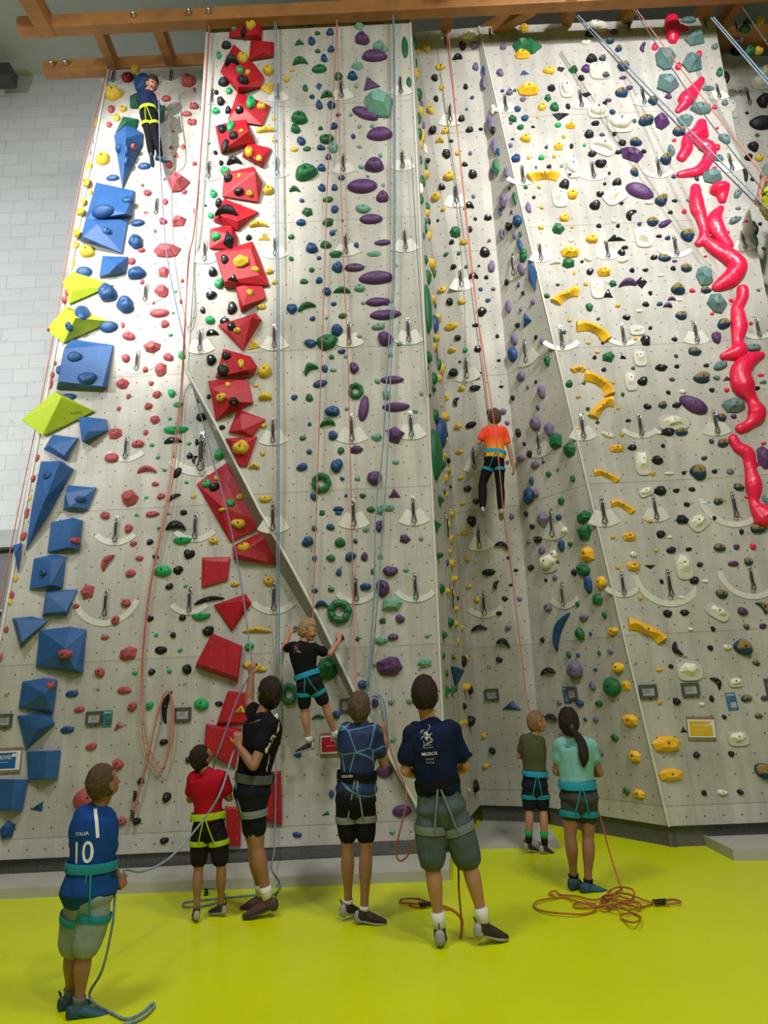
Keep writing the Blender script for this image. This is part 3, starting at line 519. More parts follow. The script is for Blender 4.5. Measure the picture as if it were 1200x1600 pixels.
# small white number tag on volumes
# ------------------------------------------------------------------ climbing holds
HOLDS = '''
@0 0 4
Y 845 433 60 35;Q 797 484 68 52;B 890 520 110 90;R 1175 502 75 80;Y 708 585 100 72;Rs 1037 615 62 35;R 694 682 45 38;Y 768 680 42 38;R 682 779 32 34;Y 730 735 40 45;R 1195 660 25 40;Rs 1167 711 64 30;R 1190 762 38 38;Rt 1082 820 28 20;Y 642 992 80 72;R 838 917 42 36;R 1070 922 28 20;Rt 1143 917 40 36;Rt 1103 970 42 40;R 1056 1027 50 40;Bs 902 1038 82 36;Bs 705 1112 82 34;Rp 1110 1135 145 115;R 1152 1200 34 24;R 890 1157 20 18;R 921 1205 48 36;R 1033 1260 34 34;Bs 797 1247 80 32;Rt 910 1330 52 32;Bs 637 1320 140 85;R 1018 1382 52 38;Rp 1114 1378 94 68;Bs 860 1392 88 42;Bs 668 1443 60 38;R 969 1444 20 20;B 847 1510 92 80;R 883 1563 45 28;Rp 1040 1560 175 85;Y 543 1570 100 66;B 740 925 36 60;B 795 935 34 60;B 795 1005 34 55
Y 605 770 30 60;Y 556 1045 30 50;Y 540 1140 36 60;Y 505 1322 40 50;Y 520 1260 24 40;Y 482 1455 36 55;Y 565 1200 28 36;Y 475 1530 34 50;Q 590 885 20 40;Q 575 960 20 40
@300 0 4
g 262 157 45 55;K 318 100 60 60;Y 365 152 65 55;Y 476 97 60 58;K 320 198 35 55;Ks 215 283 60 42;g 168 343 34 46;Y 318 357 64 58;Kk 248 378 82 50;g 299 434 46 38;Y 349 450 36 26;K 318 495 68 52;Ks 195 512 66 50;Y 475 438 65 60;Yt 468 550 92 82;g 231 568 38 38;K 152 577 28 26;K 178 632 52 44;g 368 634 62 56;Y 434 660 52 48;K 295 684 50 50;g 149 692 46 38;K 225 688 40 40;Y 510 741 26 26;K 187 803 52 52;g 242 783 50 50;Yk 465 815 145 45;Y 308 817 26 20;K 259 845 52 48;Y 514 875 34 26;Ks 203 910 75 36 70;K 146 953 26 26;Y 356 944 56 42;Y 420 986 34 34;K 182 1018 30 28;Kk 262 1010 90 55;g 207 1068 60 50;K 225 1110 50 50;Y 295 1097 22 28;K 290 1195 60 50;Y 360 1208 36 42;Y 478 1187 70 54;g 133 1210 46 48;K 168 1268 50 52;K 85 1285 16 14;Kk 215 1320 130 60;g 118 1347 38 38;Yk 415 1405 120 50;g 148 1478 54 50;Kt 228 1500 75 130;Yt 450 1483 75 62;K 355 1485 38 32;g 106 895 18 16
R 10 508 30 45;R 15 560 20 25;R 18 662 45 40;R 12 762 32 40;g 66 498 22 32;g 58 675 20 24;R 15 1022 34 22;R 18 1318 22 38
G 671 150 30 24;Bj 748 137 66 46;G 860 88 50 44;B 862 201 50 34;G 784 208 34 22;B 748 257 48 40;Gk 670 272 58 34;G 785 319 36 22;B 869 308 40 34;B 825 363 40 46;Gk 675 386 92 52;Gs 795 429 95 48;Gs 915 477 54 46;B 1002 473 64 48;Y 626 437 30 22;Y 594 494 36 34;G 708 550 34 38;Bt 793 537 44 50;B 750 604 32 26;Gk 845 598 82 48;B 795 655 42 54;B 870 655 50 46;Gj 672 735 108 68;G 647 804 60 52;B 886 789 48 36;G 803 801 28 26;P 915 718 32 20;Gj 840 866 98 52;B 683 880 54 48;Y 637 933 46 26;G 718 930 52 26;B 806 922 52 32;M 882 922 65 55;B 852 980 34 38;B 1008 852 30 28;B 808 1047 50 44;Gj 710 1075 135 95;B 935 1110 48 28;M 1025 537 26 24;M 992 717 26 20;M 1045 790 26 24;M 1127 786 26 28;M 1047 916 26 22;M 1058 1042 32 26;M 1098 1100 22 18;M 1178 970 28 26;Mp 1045 158 66 46;Pt 1130 115 120 105;P 1063 241 88 66;M 1165 288 65 52;Ps 1140 347 160 66;Mp 1032 412 78 46;Pt 1115 520 120 90;Mp 1160 645 200 180;Ps 1080 708 160 66 -30;Ps 1172 836 168 74;P 1140 1032 110 82;Ps 1065 1160 195 80;P 1190 1230 85 58
Gk 640 1185 64 44;B 812 1173 42 48;B 891 1172 42 34;B 686 1253 30 24;G 850 1247 66 32;Gp 720 1323 70 58;B 892 1307 46 42;Gp 850 1387 76 56;B 682 1389 56 42;M 1070 1303 100 48;Ps 1118 1367 145 58;G 620 1480 38 30;B 877 1457 34 32;M 895 1437 22 18;G 835 1530 66 46;B 748 1548 70 66;B 1027 1532 34 32;Gp 900 1585 95 44;Ps 1190 1515 100 36;Mp 1140 1585 100 36;P 940 1378 16 20;M 1195 1155 20 26
@600 0 4
G 118 57 62 50;Gs 131 292 155 36 90;Gs 156 512 32 64;M 5 305 30 40;P 3 355 20 40
G 192 272 30 80;Y 208 318 26 36;G 203 395 18 60;Y 205 455 38 56;G 222 590 48 75;L 238 650 18 40;Y 232 700 44 60;G 220 740 30 70;L 245 780 26 45;G 225 835 35 70;Y 243 850 40 70;Y 235 905 25 40;W 257 930 22 60;G 231 1000 24 50;K 270 1005 36 36;G 262 1040 28 50;Y 267 1090 40 50;G 242 1135 40 70;W 235 1180 30 70;G 234 1245 28 60;G 272 1295 36 46;Y 272 1333 40 38;G 262 1385 22 40;K 282 1385 22 34;G 262 1435 24 48;Y 296 1420 16 36;Y 284 1478 34 44;G 248 1475 18 40
Y 267 292 46 66;W 527 220 104 52;K 491 285 42 54;L 563 283 48 42;Kk 459 361 66 44;Y 351 420 60 36;L 573 416 40 46;K 317 485 40 44;Y 358 545 28 44;K 510 541 32 32;K 326 616 32 34;B 551 609 28 20;L 622 515 36 90;Bs 622 443 24 65;Y 291 683 46 54;Bt 517 682 24 26;K 484 740 44 44;K 305 810 50 50;Y 383 817 44 42;K 535 809 50 34;K 605 806 28 18;Yk 349 880 58 48;K 420 881 28 18;K 391 959 48 60;Y 461 957 34 28;L 540 957 26 24;K 505 1027 38 26;K 554 1087 50 58;Yj 406 1098 66 60;K 362 1167 42 38;Yj 324 1230 56 54;L 560 1227 24 24;Kk 530 1287 66 54;Y 371 1307 28 26;K 571 1368 22 22;K 650 1357 44 40;K 337 1377 18 18;Gp 450 1447 76 74;K 537 1433 34 36;K 424 1511 32 30;Y 499 1511 48 40;L 658 1503 26 20;G 388 1588 30 24;G 467 1583 26 24;K 630 1575 62 60
W 680 685 34 60;Ls 665 775 50 120;K 680 815 32 52;Ls 687 915 40 100;B 713 948 22 54;Gp 697 1045 54 110;L 670 1090 24 64;Ls 764 1077 34 66;K 784 1177 14 26;L 745 1255 56 82;B 725 1322 24 48;G 815 1238 30 75;K 796 1325 14 24;B 830 1380 64 70;K 776 1415 46 50;L 734 1462 30 70;L 815 1472 28 40;G 852 1463 24 32;B 847 1530 30 74;G 868 1580 52 46
B 724 183 54 38;Oj 875 174 60 40;L 745 292 38 36;Gp 893 282 190 92;Oj 866 338 98 52;L 726 453 44 42;Bt 878 455 62 34;O 1032 440 68 40;Kt 1105 431 54 36;Gp 1185 433 66 44;L 785 575 44 34;B 740 568 24 18;G 817 565 20 18;Oj 903 557 135 70;Kp 1048 549 50 46;Wj 1140 542 66 80;Gp 1025 609 48 48;L 869 619 36 28;B 833 681 44 30;O 989 667 58 38;G 1067 669 60 44;K 1151 664 30 32;Kt 1105 724 110 54;G 805 741 48 42;B 881 737 46 34;L 792 769 22 18;Y 961 732 20 18;G 853 795 40 30;K 932 793 24 14;g 1087 782 38 28;Oj 1167 784 66 36;K 804 870 26 12;O 885 863 68 44;Y 1125 854 24 20;L 789 908 30 28;B 1015 920 24 18;Oj 1092 914 60 42;K 1172 913 26 28;B 824 988 62 44;Y 904 985 24 22;g 984 984 36 32;Y 1064 977 24 22;L 950 1045 20 16;K 1032 1041 30 22;M 1111 1037 24 20;Wj 1180 1035 70 95;Ok 1000 1100 190 78;K 1160 1093 26 22;G 886 1170 26 22;Y 970 1168 24 24;K 1128 1152 60 62;K 937 1233 22 22;Wp 1100 1220 80 90;O 1178 1213 75 50;L 903 1298 36 64;Y 986 1297 24 24;O 1130 1360 70 42;O 981 1421 34 26;Gp 1090 1425 84 68;Y 1176 1418 22 20;W 1170 1500 40 24;Oj 1165 1572 120 66
@900 0 4
W 132 155 105 50;K 90 203 60 48;P 240 198 44 26;W 64 265 60 30;D 333 132 46 34;D 214 251 48 44;D 267 303 46 34;Pk 422 296 70 40 70;H 493 294 42 36;Ts 703 124 104 36;Tp 745 236 130 84;Tp 563 358 136 138;Tp 727 385 124 114;Tp 572 513 146 120;H 641 415 44 38;H 770 338 40 34;T 868 291 40 32;K 98 367 66 46;D 167 362 42 40;Wp 153 425 110 80;P 62 429 50 48;D 186 470 44 38;K 33 486 44 30;D 297 412 68 56;P 294 485 46 20;G 898 452 40 52;K 941 483 38 66;Ts 828 552 80 28;P 333 549 42 26;D 285 577 78 54;Kt 64 590 66 34;D 483 626 68 50;P 578 603 46 26;T 785 677 126 64;Ts 932 641 44 34;H 865 670 32 22;P 203 626 40 20;K 181 644 28 26;Wj 138 682 106 64;D 229 699 34 30;Tp 682 747 116 72;Wj 280 760 130 78;G 361 757 36 22;D 438 749 88 66;Pp 537 752 98 104;K 123 769 52 30;K 82 839 54 46;P 163 842 36 18;K 240 837 30 22;D 645 818 74 60;H 882 801 22 16;Wk 173 905 118 80 -30;D 375 885 72 52;K 290 892 52 32;T 930 865 85 50 -55;H 614 877 30 18;Pp 353 962 150 90 -30;K 264 951 34 26;Tp 598 938 52 76;g 53 907 24 18;K 424 945 32 26;K 101 961 56 32;H 880 920 44 40;D 564 991 72 64;K 155 1020 66 50;D 367 1071 52 54;K 207 1083 22 20;T 890 987 72 34;H 867 1048 28 18;P 611 1104 28 24;D 756 1116 28 28;Tp 852 1097 124 88;K 258 1140 54 46;K 180 1149 20 20;Wp 240 1210 120 80 30;Ps 398 1193 172 84 -25;K 151 1213 44 34;K 121 1280 70 52;Kt 285 1270 38 32;T 1013 1207 68 42 50;W 457 1265 55 28;D 535 1250 78 64;K 618 1254 34 20;T 706 1251 34 22;K 590 1326 30 22;Kk 345 1343 72 60 60;H 677 1321 30 30;T 1014 1301 34 22;T 995 1373 76 44 30;H 1064 1381 30 16;K 820 1382 20 18;W 236 1380 36 22;K 263 1411 28 22;K 143 1412 32 24;D 481 1385 66 54;P 556 1396 82 40 25;D 397 1400 26 24;Wp 425 1470 90 92;O 100 1492 72 50;Kt 253 1492 122 58;K 519 1476 36 20;D 574 1487 38 24;D 700 1468 92 66;T 840 1470 34 20;K 852 1494 30 20;H 951 1452 24 20;K 307 1546 40 22;K 285 1578 54 36;G 1174 1553 26 22
D 1073 130 46 36;Gs 1058 178 70 46;Y 1152 125 54 56;K 1026 258 42 38;K 1001 320 60 48;G 1083 318 70 50;Y 1144 313 52 44;W 1186 440 60 60;W 1150 503 90 65;K 1172 629 76 72;K 1070 706 20 18;W 975 665 50 90;Ks 1160 768 145 76;G 1133 845 26 20;K 1110 916 66 52;K 1081 982 52 40;Y 1146 985 60 40;K 1052 1092 40 80;K 1103 1119 26 24;K 1115 1425 44 90;K 1151 1399 24 20;T 1118 1500 40 80
@0 400 4
R 824 33 42 40;B 853 105 104 78;Bs 525 100 105 60;R 888 162 26 30;Rp 1022 97 68 70;R 1139 155 22 22;B 670 228 115 105;Rp 1010 217 96 76;g 1097 222 18 16;B 780 303 112 92;R 1130 285 20 28;R 960 292 18 20;Rs 995 355 120 52;g 1081 355 22 14;Bs 517 352 98 58;Bs 678 442 120 66;B 430 443 36 60;R 767 431 26 36;R 1030 424 46 50;R 805 500 76 50;g 1066 494 28 18;Rp 948 566 112 80;R 1052 632 62 46;g 1136 620 46 50;R 785 638 54 46;Rp 1004 705 76 86;g 1165 690 24 70;R 908 709 36 34;Bs 466 628 95 55;Bs 372 712 44 55;B 543 762 110 78;Rp 762 796 82 72;R 944 795 34 26;R 979 866 54 42;g 1072 857 48 48;R 802 877 28 32;g 1112 928 60 34;R 926 938 48 42;R 742 954 26 26;Bs 425 880 100 44;Rp 966 1022 66 58;g 1060 1018 24 18;gu 1098 1088 156 60;R 909 1102 32 30;Rp 717 1107 88 70;Kk 1078 1158 120 50;g 1180 1172 30 20;R 860 1174 74 50;g 949 1181 28 24;Rs 697 1260 90 60;K 1185 1248 36 38;g 987 1258 28 22;g 1085 1253 24 18;Rk 915 1338 115 60;g 1028 1338 26 20;Ks 1108 1353 76 42 60;R 969 1424 44 30;g 1164 1414 26 20;Bs 293 1370 54 46;Rp 805 1508 112 106;Kk 1087 1508 84 40 30;R 1006 1500 50 36;g 915 1509 26 18;Bs 505 1518 75 40;K 1145 1598 44 24
R 405 275 34 40;R 415 230 20 40;R 300 460 20 24;Y 455 45 22 60;R 345 670 16 30;R 325 745 24 50;R 318 800 22 60;R 232 1260 24 46;R 205 1390 30 44;Y 188 1510 16 40;R 168 1590 28 30
@300 400 4
K 203 20 50 50;Yp 303 28 100 66;Y 396 82 52 30;Kt 256 140 76 56;g 170 170 62 60;K 129 99 58 50;Y 485 96 42 34;Y 518 164 38 28;Y 362 226 42 36;K 119 243 64 50;Y 437 318 50 34;K 250 325 60 74;K 67 338 34 38;g 113 399 56 52;K 205 412 56 60;K 245 440 54 50;Y 280 463 46 36;Kk 126 485 88 46;Yt 380 550 88 74;K 213 623 58 44;K 120 648 66 60;Y 306 667 36 50;g 204 682 22 20;K 192 715 70 68;Yj 453 717 82 86;Y 224 803 40 26;Y 401 809 34 22;Yk 457 882 92 70;K 104 879 24 32;Y 179 882 62 52;K 262 914 66 54;Y 447 1061 40 30;K 186 1071 44 28;Yj 303 1195 98 90;Y 443 1234 28 30;Yk 390 1316 66 50;K 60 1005 70 50;Y 115 1030 40 60;K 30 1163 26 38;g 169 1238 66 66;Kk 15 1270 50 36 70;Y 153 1388 34 30;g 90 1420 50 54;K 138 1442 66 50;Y 297 1506 38 38;g 241 1542 58 40;Y 10 1500 28 30;Y 186 1585 40 24;Ys 458 1516 84 44;K 45 890 30 60
G 620 17 32 26;B 793 12 32 22;B 909 70 62 68;Ps 1017 70 124 50;G 748 86 32 30;B 795 151 42 38;G 700 158 56 28;B 843 220 54 48;Gk 938 218 105 50;Ps 1152 133 215 78;M 1048 197 64 50;B 624 326 62 66;Gk 712 318 108 58 15;B 886 299 34 26;Ps 1158 284 148 52;M 1070 292 26 24;B 754 390 38 28;G 942 374 62 30;M 840 385 20 24;Ps 1208 364 200 58;Bs 905 462 76 70;B 739 544 70 52;Gj 843 535 130 92;M 1165 440 80 44;M 1045 500 32 28;B 936 596 46 30;P 1208 515 95 82;G 872 629 36 28;M 960 628 24 22;Gk 740 705 92 72 25;B 829 703 38 50;P 1012 697 62 64;M 882 711 42 24;Bs 800 796 90 46 15;Gr 1023 840 98 100;M 1158 780 36 32;B 639 882 44 30;G 733 885 50 44;Ps 1073 952 165 62 80;B 878 968 88 66;Gk 849 1042 94 66;M 967 954 24 24;B 735 1050 26 24;B 880 1120 62 54;G 692 1137 46 26;Mp 1155 1133 76 54;Pp 1028 1207 88 56;G 930 1215 40 48;B 733 1222 38 30;B 688 1318 68 48;B 905 1308 80 80;Gr 808 1415 124 124;M 1035 1388 36 28;P 1140 1385 100 80;B 938 1390 30 24;B 762 1502 44 54;B 962 1497 20 22;G 1067 1497 40 30;B 914 1580 62 36;G 1118 1583 54 34;M 1180 1580 50 60;G 813 1595 36 14
@600 400 4
Ps 50 772 150 46;Ps 75 942 170 56;Pp 68 1115 125 105;P 15 286 34 44;M 80 57 16 18;M 45 283 24 22;M 100 547 34 26;M 40 617 34 30;M 233 858 24 34;M 15 865 50 60;M 198 967 30 28;Pt 68 1487 80 74;M 74 1288 40 28;Mp 35 1573 70 50
G 262 25 26 50;Y 300 50 60 60;G 278 130 34 80;G 315 110 24 50;Y 293 112 16 28;Gs 275 330 50 300;Y 310 270 26 50;G 320 310 18 30;Y 340 390 34 56;Bs 322 425 40 110;Y 330 515 40 46;G 313 520 14 30;Y 320 570 22 50;G 283 633 32 72;G 343 680 26 64;Y 363 705 30 60;G 275 702 12 24;G 315 768 30 70;Y 350 765 26 40;G 310 830 28 38;K 288 873 12 24;Y 388 885 36 42;Y 360 932 18 26;G 325 1000 28 80;Y 383 1010 50 56;Bs 358 1110 54 200;Gs 325 1240 50 320;G 368 1305 34 50;K 388 1118 24 40;W 390 1148 20 30;Y 385 1250 20 36;K 402 1280 28 36;Y 405 1342 26 42;Y 388 1390 30 46;K 415 1442 20 24;G 378 1475 16 30;Y 392 1492 24 30;Gt 355 1530 38 80;Y 422 1590 34 20
K 433 66 34 34;G 513 66 24 24;K 593 62 20 14;Kk 558 127 66 50;K 640 132 26 28;Y 362 210 58 36;B 604 207 30 22;L 683 205 26 24;K 410 285 46 42;Y 487 284 48 36;B 650 276 32 26;K 612 346 58 54;Ys 418 439 94 44;K 574 431 42 24;K 461 510 40 36;K 708 500 24 26;Y 424 587 50 38;g 508 587 34 28;K 586 579 42 42;K 718 652 24 18;K 474 661 18 16;K 432 727 54 54;K 601 734 22 22;Y 484 829 50 32;K 566 824 62 38;Kt 733 817 36 22;Kk 452 908 56 42 70;L 744 971 46 36;K 660 972 36 36;Y 459 1065 52 36;Ks 542 1055 72 38 10;L 770 1041 30 28;Y 470 1224 46 28;Y 480 1385 30 28;L 771 1288 24 30;K 522 1455 46 40;Y 494 1544 38 26;K 575 1535 44 34;L 672 65 46 74
G 868 12 50 50;Ls 858 80 48 85;Bt 925 120 70 210;K 765 165 28 38;B 840 180 18 30;K 868 232 20 30;Ls 776 315 38 78;L 930 288 28 34;L 854 334 18 30;Bt 890 400 60 105;K 834 432 34 30;Ls 811 522 44 76;Bs 801 616 60 92;K 948 508 22 28;L 987 532 30 38;L 855 755 50 56;K 948 787 18 24;L 897 819 20 26;Ls 983 850 48 86;K 802 886 26 34;B 961 948 20 34;G 1018 657 38 60;L 943 1047 60 95;L 1031 1085 56 90;Gp 1068 1158 80 100;Gp 1152 1210 80 92;K 837 1106 34 50;K 875 1175 20 24;K 907 1238 36 40;L 853 1265 42 44;L 942 1306 54 44;B 994 1285 18 24;Lt 1085 1335 24 30;G 1027 1362 30 36;B 921 1405 28 46;G 1179 1390 30 38;B 900 1500 62 100;L 946 1484 36 50;Gp 1105 1530 42 64;B 960 1150 16 26
Gp 1153 40 80 66;Wk 1068 43 75 32;G 1087 180 24 18;G 1018 248 36 28;Ok 1142 245 165 95 25;Y 1160 400 26 26;G 1128 475 24 24;G 1158 798 44 46;O 1190 105 20 24
@900 400 4
W 77 15 52 34;W 293 22 74 36;K 38 35 20 20;K 488 8 44 30;D 553 10 76 44;P 617 32 32 16;H 810 2 24 14;Tp 808 122 110 130;K 88 97 46 36;Oj 178 95 88 58;K 351 89 34 26;K 435 87 34 22;K 608 77 34 26;D 691 74 62 50;W 530 120 42 20;Wp 133 192 68 92;Gp 232 170 52 44;Pk 325 170 106 60;Kt 410 162 76 78;Y 61 176 28 22;Kt 196 238 64 72;K 465 231 26 26;D 641 205 82 70;H 727 216 40 24;D 814 210 66 42;G 84 319 46 46;Y 260 310 30 24;K 437 302 44 28;D 523 299 40 24;Pk 598 270 56 30;Pk 574 310 60 38;W 649 274 32 20;W 398 342 40 24;K 317 383 46 32;D 661 368 78 48;G 140 392 26 18;Tp 884 288 126 130;H 970 277 28 24;H 851 360 30 18;T 1140 212 24 20;D 925 422 84 60;P 880 507 54 82;Ok 110 462 205 95 -30;K 167 541 20 26;Y 76 543 28 20;Wp 382 458 78 46;K 465 449 24 24;O 374 518 34 24;Kp 437 524 62 66;K 617 520 38 24;H 1094 420 24 24;Ts 1107 571 100 50;Gp 203 628 84 68;K 117 633 28 24;O 134 600 30 20;Kt 295 627 44 42;Wp 400 628 66 76;P 627 624 24 24;D 743 593 80 52;K 175 709 30 26;G 357 702 26 18;Kp 535 694 84 46;K 631 690 34 22;K 815 683 34 24;T 904 683 98 48 20;Ok 15 708 75 58;Ok 145 790 200 100 -45;Wp 342 770 62 92;K 418 781 64 50;P 601 771 36 22;D 790 758 112 64;T 880 760 40 30;Pt 940 768 62 38;H 1155 745 40 20;T 1171 788 44 24;G 49 795 30 16;Y 234 789 20 26;G 292 863 24 24;Y 15 878 30 20;K 577 852 28 24;W 667 848 44 28;K 850 837 36 26;K 1131 826 36 26;H 944 836 34 26;Ok 165 945 170 95 35;G 75 955 30 24;Y 262 948 22 24;K 447 940 48 34;D 544 928 54 44;K 631 930 56 34;Ps 735 928 190 90 -35;Tp 993 932 155 100;Wp 612 1030 160 72;D 913 1007 62 48;P 987 1002 40 28;K 327 1028 34 20;G 134 1038 28 22;O 13 1077 30 18;Kp 577 1098 94 56;D 663 1098 74 50;W 520 1105 34 20;W 200 1117 82 34 -25;Y 288 1114 30 24;Oj 257 1201 94 48;K 352 1195 60 34;K 545 1186 28 24;P 847 1158 32 28;D 921 1167 70 52;H 1174 1170 36 18;Wp 418 1280 82 115;Kp 510 1273 72 62;P 802 1263 38 26;D 768 1348 106 90;Y 480 1362 32 26;W 584 1358 60 22;K 675 1354 26 24;K 867 1345 38 26;T 964 1345 50 34;Pp 1175 1255 80 150;Ok 190 1370 160 60 -22;W 437 1468 80 42 25;Kp 529 1466 86 62;K 628 1465 40 28;K 725 1457 44 26;D 1019 1442 64 46;Ok 292 1562 145 65 -25;K 693 1552 38 30;W 798 1544 36 20;D 891 1532 62 44;Tp 1185 1530 40 80;H 1070 1505 36 18
@0 800 4
R 655 20 56 50;g 852 19 24 18;R 950 12 80 40;g 1049 10 24 18;K 1146 5 40 30;R 477 178 62 42;R 803 101 54 50;R 832 197 42 34;K 936 187 42 36;g 990 100 22 20;Kk 1095 90 135 75;gu 1138 180 120 62;Rk 670 312 115 70 60;R 871 288 46 34;K 971 281 40 28;K 1176 263 56 62;R 815 383 68 44 15;g 1015 368 102 74;Kp 1113 363 64 60;B 268 378 48 46;Rp 543 496 84 94;K 1058 464 48 38;g 1160 462 26 20;R 478 588 42 32;R 786 567 58 52;R 721 677 58 54;K 936 666 46 36;K 1140 659 48 36;R 655 784 50 28;g 976 768 30 24;K 1081 768 38 36;Rp 797 883 108 92;Ks 1004 863 80 48;g 1125 865 30 24;R 623 1002 60 60;g 843 1005 32 28;K 947 1000 46 38;g 1058 995 32 26;K 1168 982 62 58;Bs 449 1136 84 42;R 403 888 78 60;R 315 1080 50 38;R 775 1114 88 44;R 497 1233 68 38;R 825 1217 62 54;g 934 1208 50 48;Kk 1040 1215 190 60 80;Bs 418 1362 88 46;Rt 742 1340 80 58 30;R 570 1466 74 44;K 1022 1437 50 40;K 1180 1548 44 38;R 735 1578 66 70
R 145 150 34 60;R 73 520 30 50;R 38 735 30 40;R 8 910 16 60;Y 95 415 26 50;Y 65 560 24 50;R 165 10 26 60
@300 800 4
Y 290 72 95 60;Y 133 178 58 44;Y 318 216 74 44;K 5 258 28 44;Y 268 450 54 34;Yj 480 430 74 54;Kk 105 550 175 50 10;gu 55 653 120 64;K 101 743 74 60;Yk 403 742 180 50;g 356 838 56 54;Ys 390 968 160 50 -15;g 58 1200 90 72;K 168 1198 46 34;Yt 303 1238 74 62;Gr 605 1137 110 140;Gp 840 980 160 150;Gk 788 1283 76 42;B 900 1268 50 50;Bp 660 1520 56 36;B 640 730 36 40;K 925 785 50 45;G 690 500 40 70
G 765 102 34 36;B 865 93 56 38;B 722 184 76 62;G 925 190 74 56;B 1021 181 28 30;B 990 278 70 54;P 1077 279 48 52;B 766 289 32 34;G 868 286 54 42;B 918 376 36 50;G 1130 370 26 38;P 1192 475 90 100;B 767 489 38 32;G 869 484 40 32;B 1083 466 66 50;Bk 806 581 88 60;Gr 921 620 156 150;Gt 1037 794 38 44;Mp 1180 803 84 54;M 1132 953 36 38;B 1070 1078 66 60;P 1143 1188 54 72;B 915 5 40 26;P 1172 85 54 72;M 1087 106 40 34;M 1177 275 36 34;G 1188 680 34 38;G 813 8 36 26
@600 800 4
Pp 128 166 80 60;M 231 162 32 30;P 40 368 88 66;M 137 361 38 26;Mp 50 575 140 88;P 100 667 60 50;P 56 781 64 44;M 8 800 36 40;M 271 773 30 28;Pp 36 960 165 125;Mp 255 942 98 60;M 46 1182 40 40;M 158 1178 44 38;M 55 1420 30 34;P 132 1415 30 40;G 4 680 14 40
Gt 333 85 40 74;G 345 272 38 40;B 397 320 14 34;Gs 362 478 30 60;G 417 690 36 60;G 376 770 32 44;G 374 897 18 40;G 432 908 24 34;G 392 1008 18 42;Gt 397 1125 36 80;Gt 435 1120 38 70;Bt 457 1010 76 150;Y 425 15 34 40;Y 405 78 26 40;Y 423 168 26 50;Y 415 250 26 40;Y 427 325 36 56;Y 440 422 44 50;Y 400 495 26 40;Y 432 510 22 44;K 461 540 16 28;Y 453 608 36 40;Y 450 700 32 44;Y 491 722 18 36;Y 464 808 16 40;Y 450 910 18 30;Ks 500 935 26 75;Y 520 915 26 44;Y 512 1095 55 50;K 538 1110 36 60;K 503 1213 26 38;K 543 1310 52 74;Y 485 1320 24 40;g 466 1322 14 36;Y 513 1312 16 40;Y 517 1520 22 40;K 537 1518 26 36
K 547 58 52 74;Y 504 127 50 34;Kk 733 207 84 50 -20;K 778 286 26 20;L 799 28 34 32;Y 522 296 36 28;Ks 653 377 82 44;Kt 825 364 38 26;Kk 701 455 56 42 70;K 793 456 24 18;Y 532 464 34 32;Kt 754 540 50 44;L 846 542 36 26;Y 580 548 34 34;K 718 633 36 30;Kk 592 730 108 44;L 774 724 38 36;Kk 743 818 84 62 -20;K 719 924 40 36;Bt 795 1215 120 70;Y 623 1400 32 32;K 676 1493 42 42;Y 634 1588 40 32
K 887 12 24 34;K 923 91 30 32;Lp 988 45 72 100;Bs 1090 33 40 36;W 1126 113 32 38;K 957 172 50 46;L 903 186 24 28;L 985 240 40 44;B 1106 212 42 70;G 1162 200 26 32;W 1020 310 90 90;W 1060 265 50 50;G 1085 312 20 22;K 916 348 36 38;K 1011 425 20 22;L 1066 411 28 34;K 1185 378 30 44;L 1022 596 50 50;Bk 1100 740 230 70 55;K 988 799 24 34;G 1152 892 28 40;Kk 1022 1000 92 58;L 1190 990 90 120;Kk 1035 1288 80 60;L 1092 1192 28 30;L 1110 1390 18 26
@900 800 4
Gp 45 30 90 80;Gp 45 125 90 110;G 40 366 76 82;Bs 75 452 46 120;Oj 66 265 78 90;O 155 440 58 80;Gp 130 547 66 74;G 8 577 22 34;G 178 645 28 44;L 48 663 62 40;G 22 763 54 76;B 90 762 20 24;O 226 744 64 48;B 12 894 26 24;G 143 882 20 30;L 213 873 32 34;O 260 972 66 66;B 120 985 26 22;G 221 1095 108 112;L 100 1087 36 64;Ot 310 1085 62 62;B 20 1195 54 42;G 141 1198 40 40;B 57 1297 20 26;L 122 1300 38 32;Oj 333 1303 100 72;G 240 1412 44 42;G 35 1400 36 26;Oj 362 1525 80 66;L 148 1508 30 36;G 48 145 20 20
Oj 335 153 88 54;Kp 665 47 86 62;Wp 767 55 110 75 35;K 865 38 28 30;Y 463 55 32 26;Y 231 156 34 22;Kp 531 139 68 48;W 587 156 30 20;K 1036 122 30 34;D 1140 103 90 60;Y 501 238 26 24;K 597 237 64 38;K 705 232 38 26;D 900 220 70 54;P 1004 218 42 32;H 1107 215 36 44;W 360 264 46 34;Oj 362 338 88 58;Y 260 345 30 24;Kt 464 340 72 34;Wp 675 325 90 125;K 775 327 38 30;P 986 322 64 36;D 1080 308 60 46;K 536 434 26 30;K 742 427 58 46;W 809 432 38 24;D 915 511 76 58;Y 402 537 30 28;W 659 533 40 22;Kp 574 635 58 52;Kp 680 627 64 42;Wp 890 620 120 65 -35;P 1043 620 66 50;Dk 1170 595 90 70 -60;Ok 440 740 240 110 -30;W 717 732 36 22;K 857 730 28 34;D 1067 716 40 34;P 1170 712 46 34;Kk 632 855 88 60 110;K 841 849 36 34;W 947 845 48 36;D 1048 845 116 96;K 594 964 30 28;O 520 985 44 26;Wp 712 985 130 90;D 1128 942 46 34;Kk 880 1065 84 56 -60;W 997 1059 74 46;Y 523 1186 30 34;K 630 1183 54 42;K 849 1167 30 40;D 1067 1164 68 46;P 1180 1164 56 30;W 787 1202 38 28;K 928 1281 30 28;D 1143 1273 46 34;Kt 674 1362 44 44;Oj 570 1450 185 98;Wp 1015 1408 110 72;K 753 1518 38 42;K 972 1512 42 36
@1000 1100 6
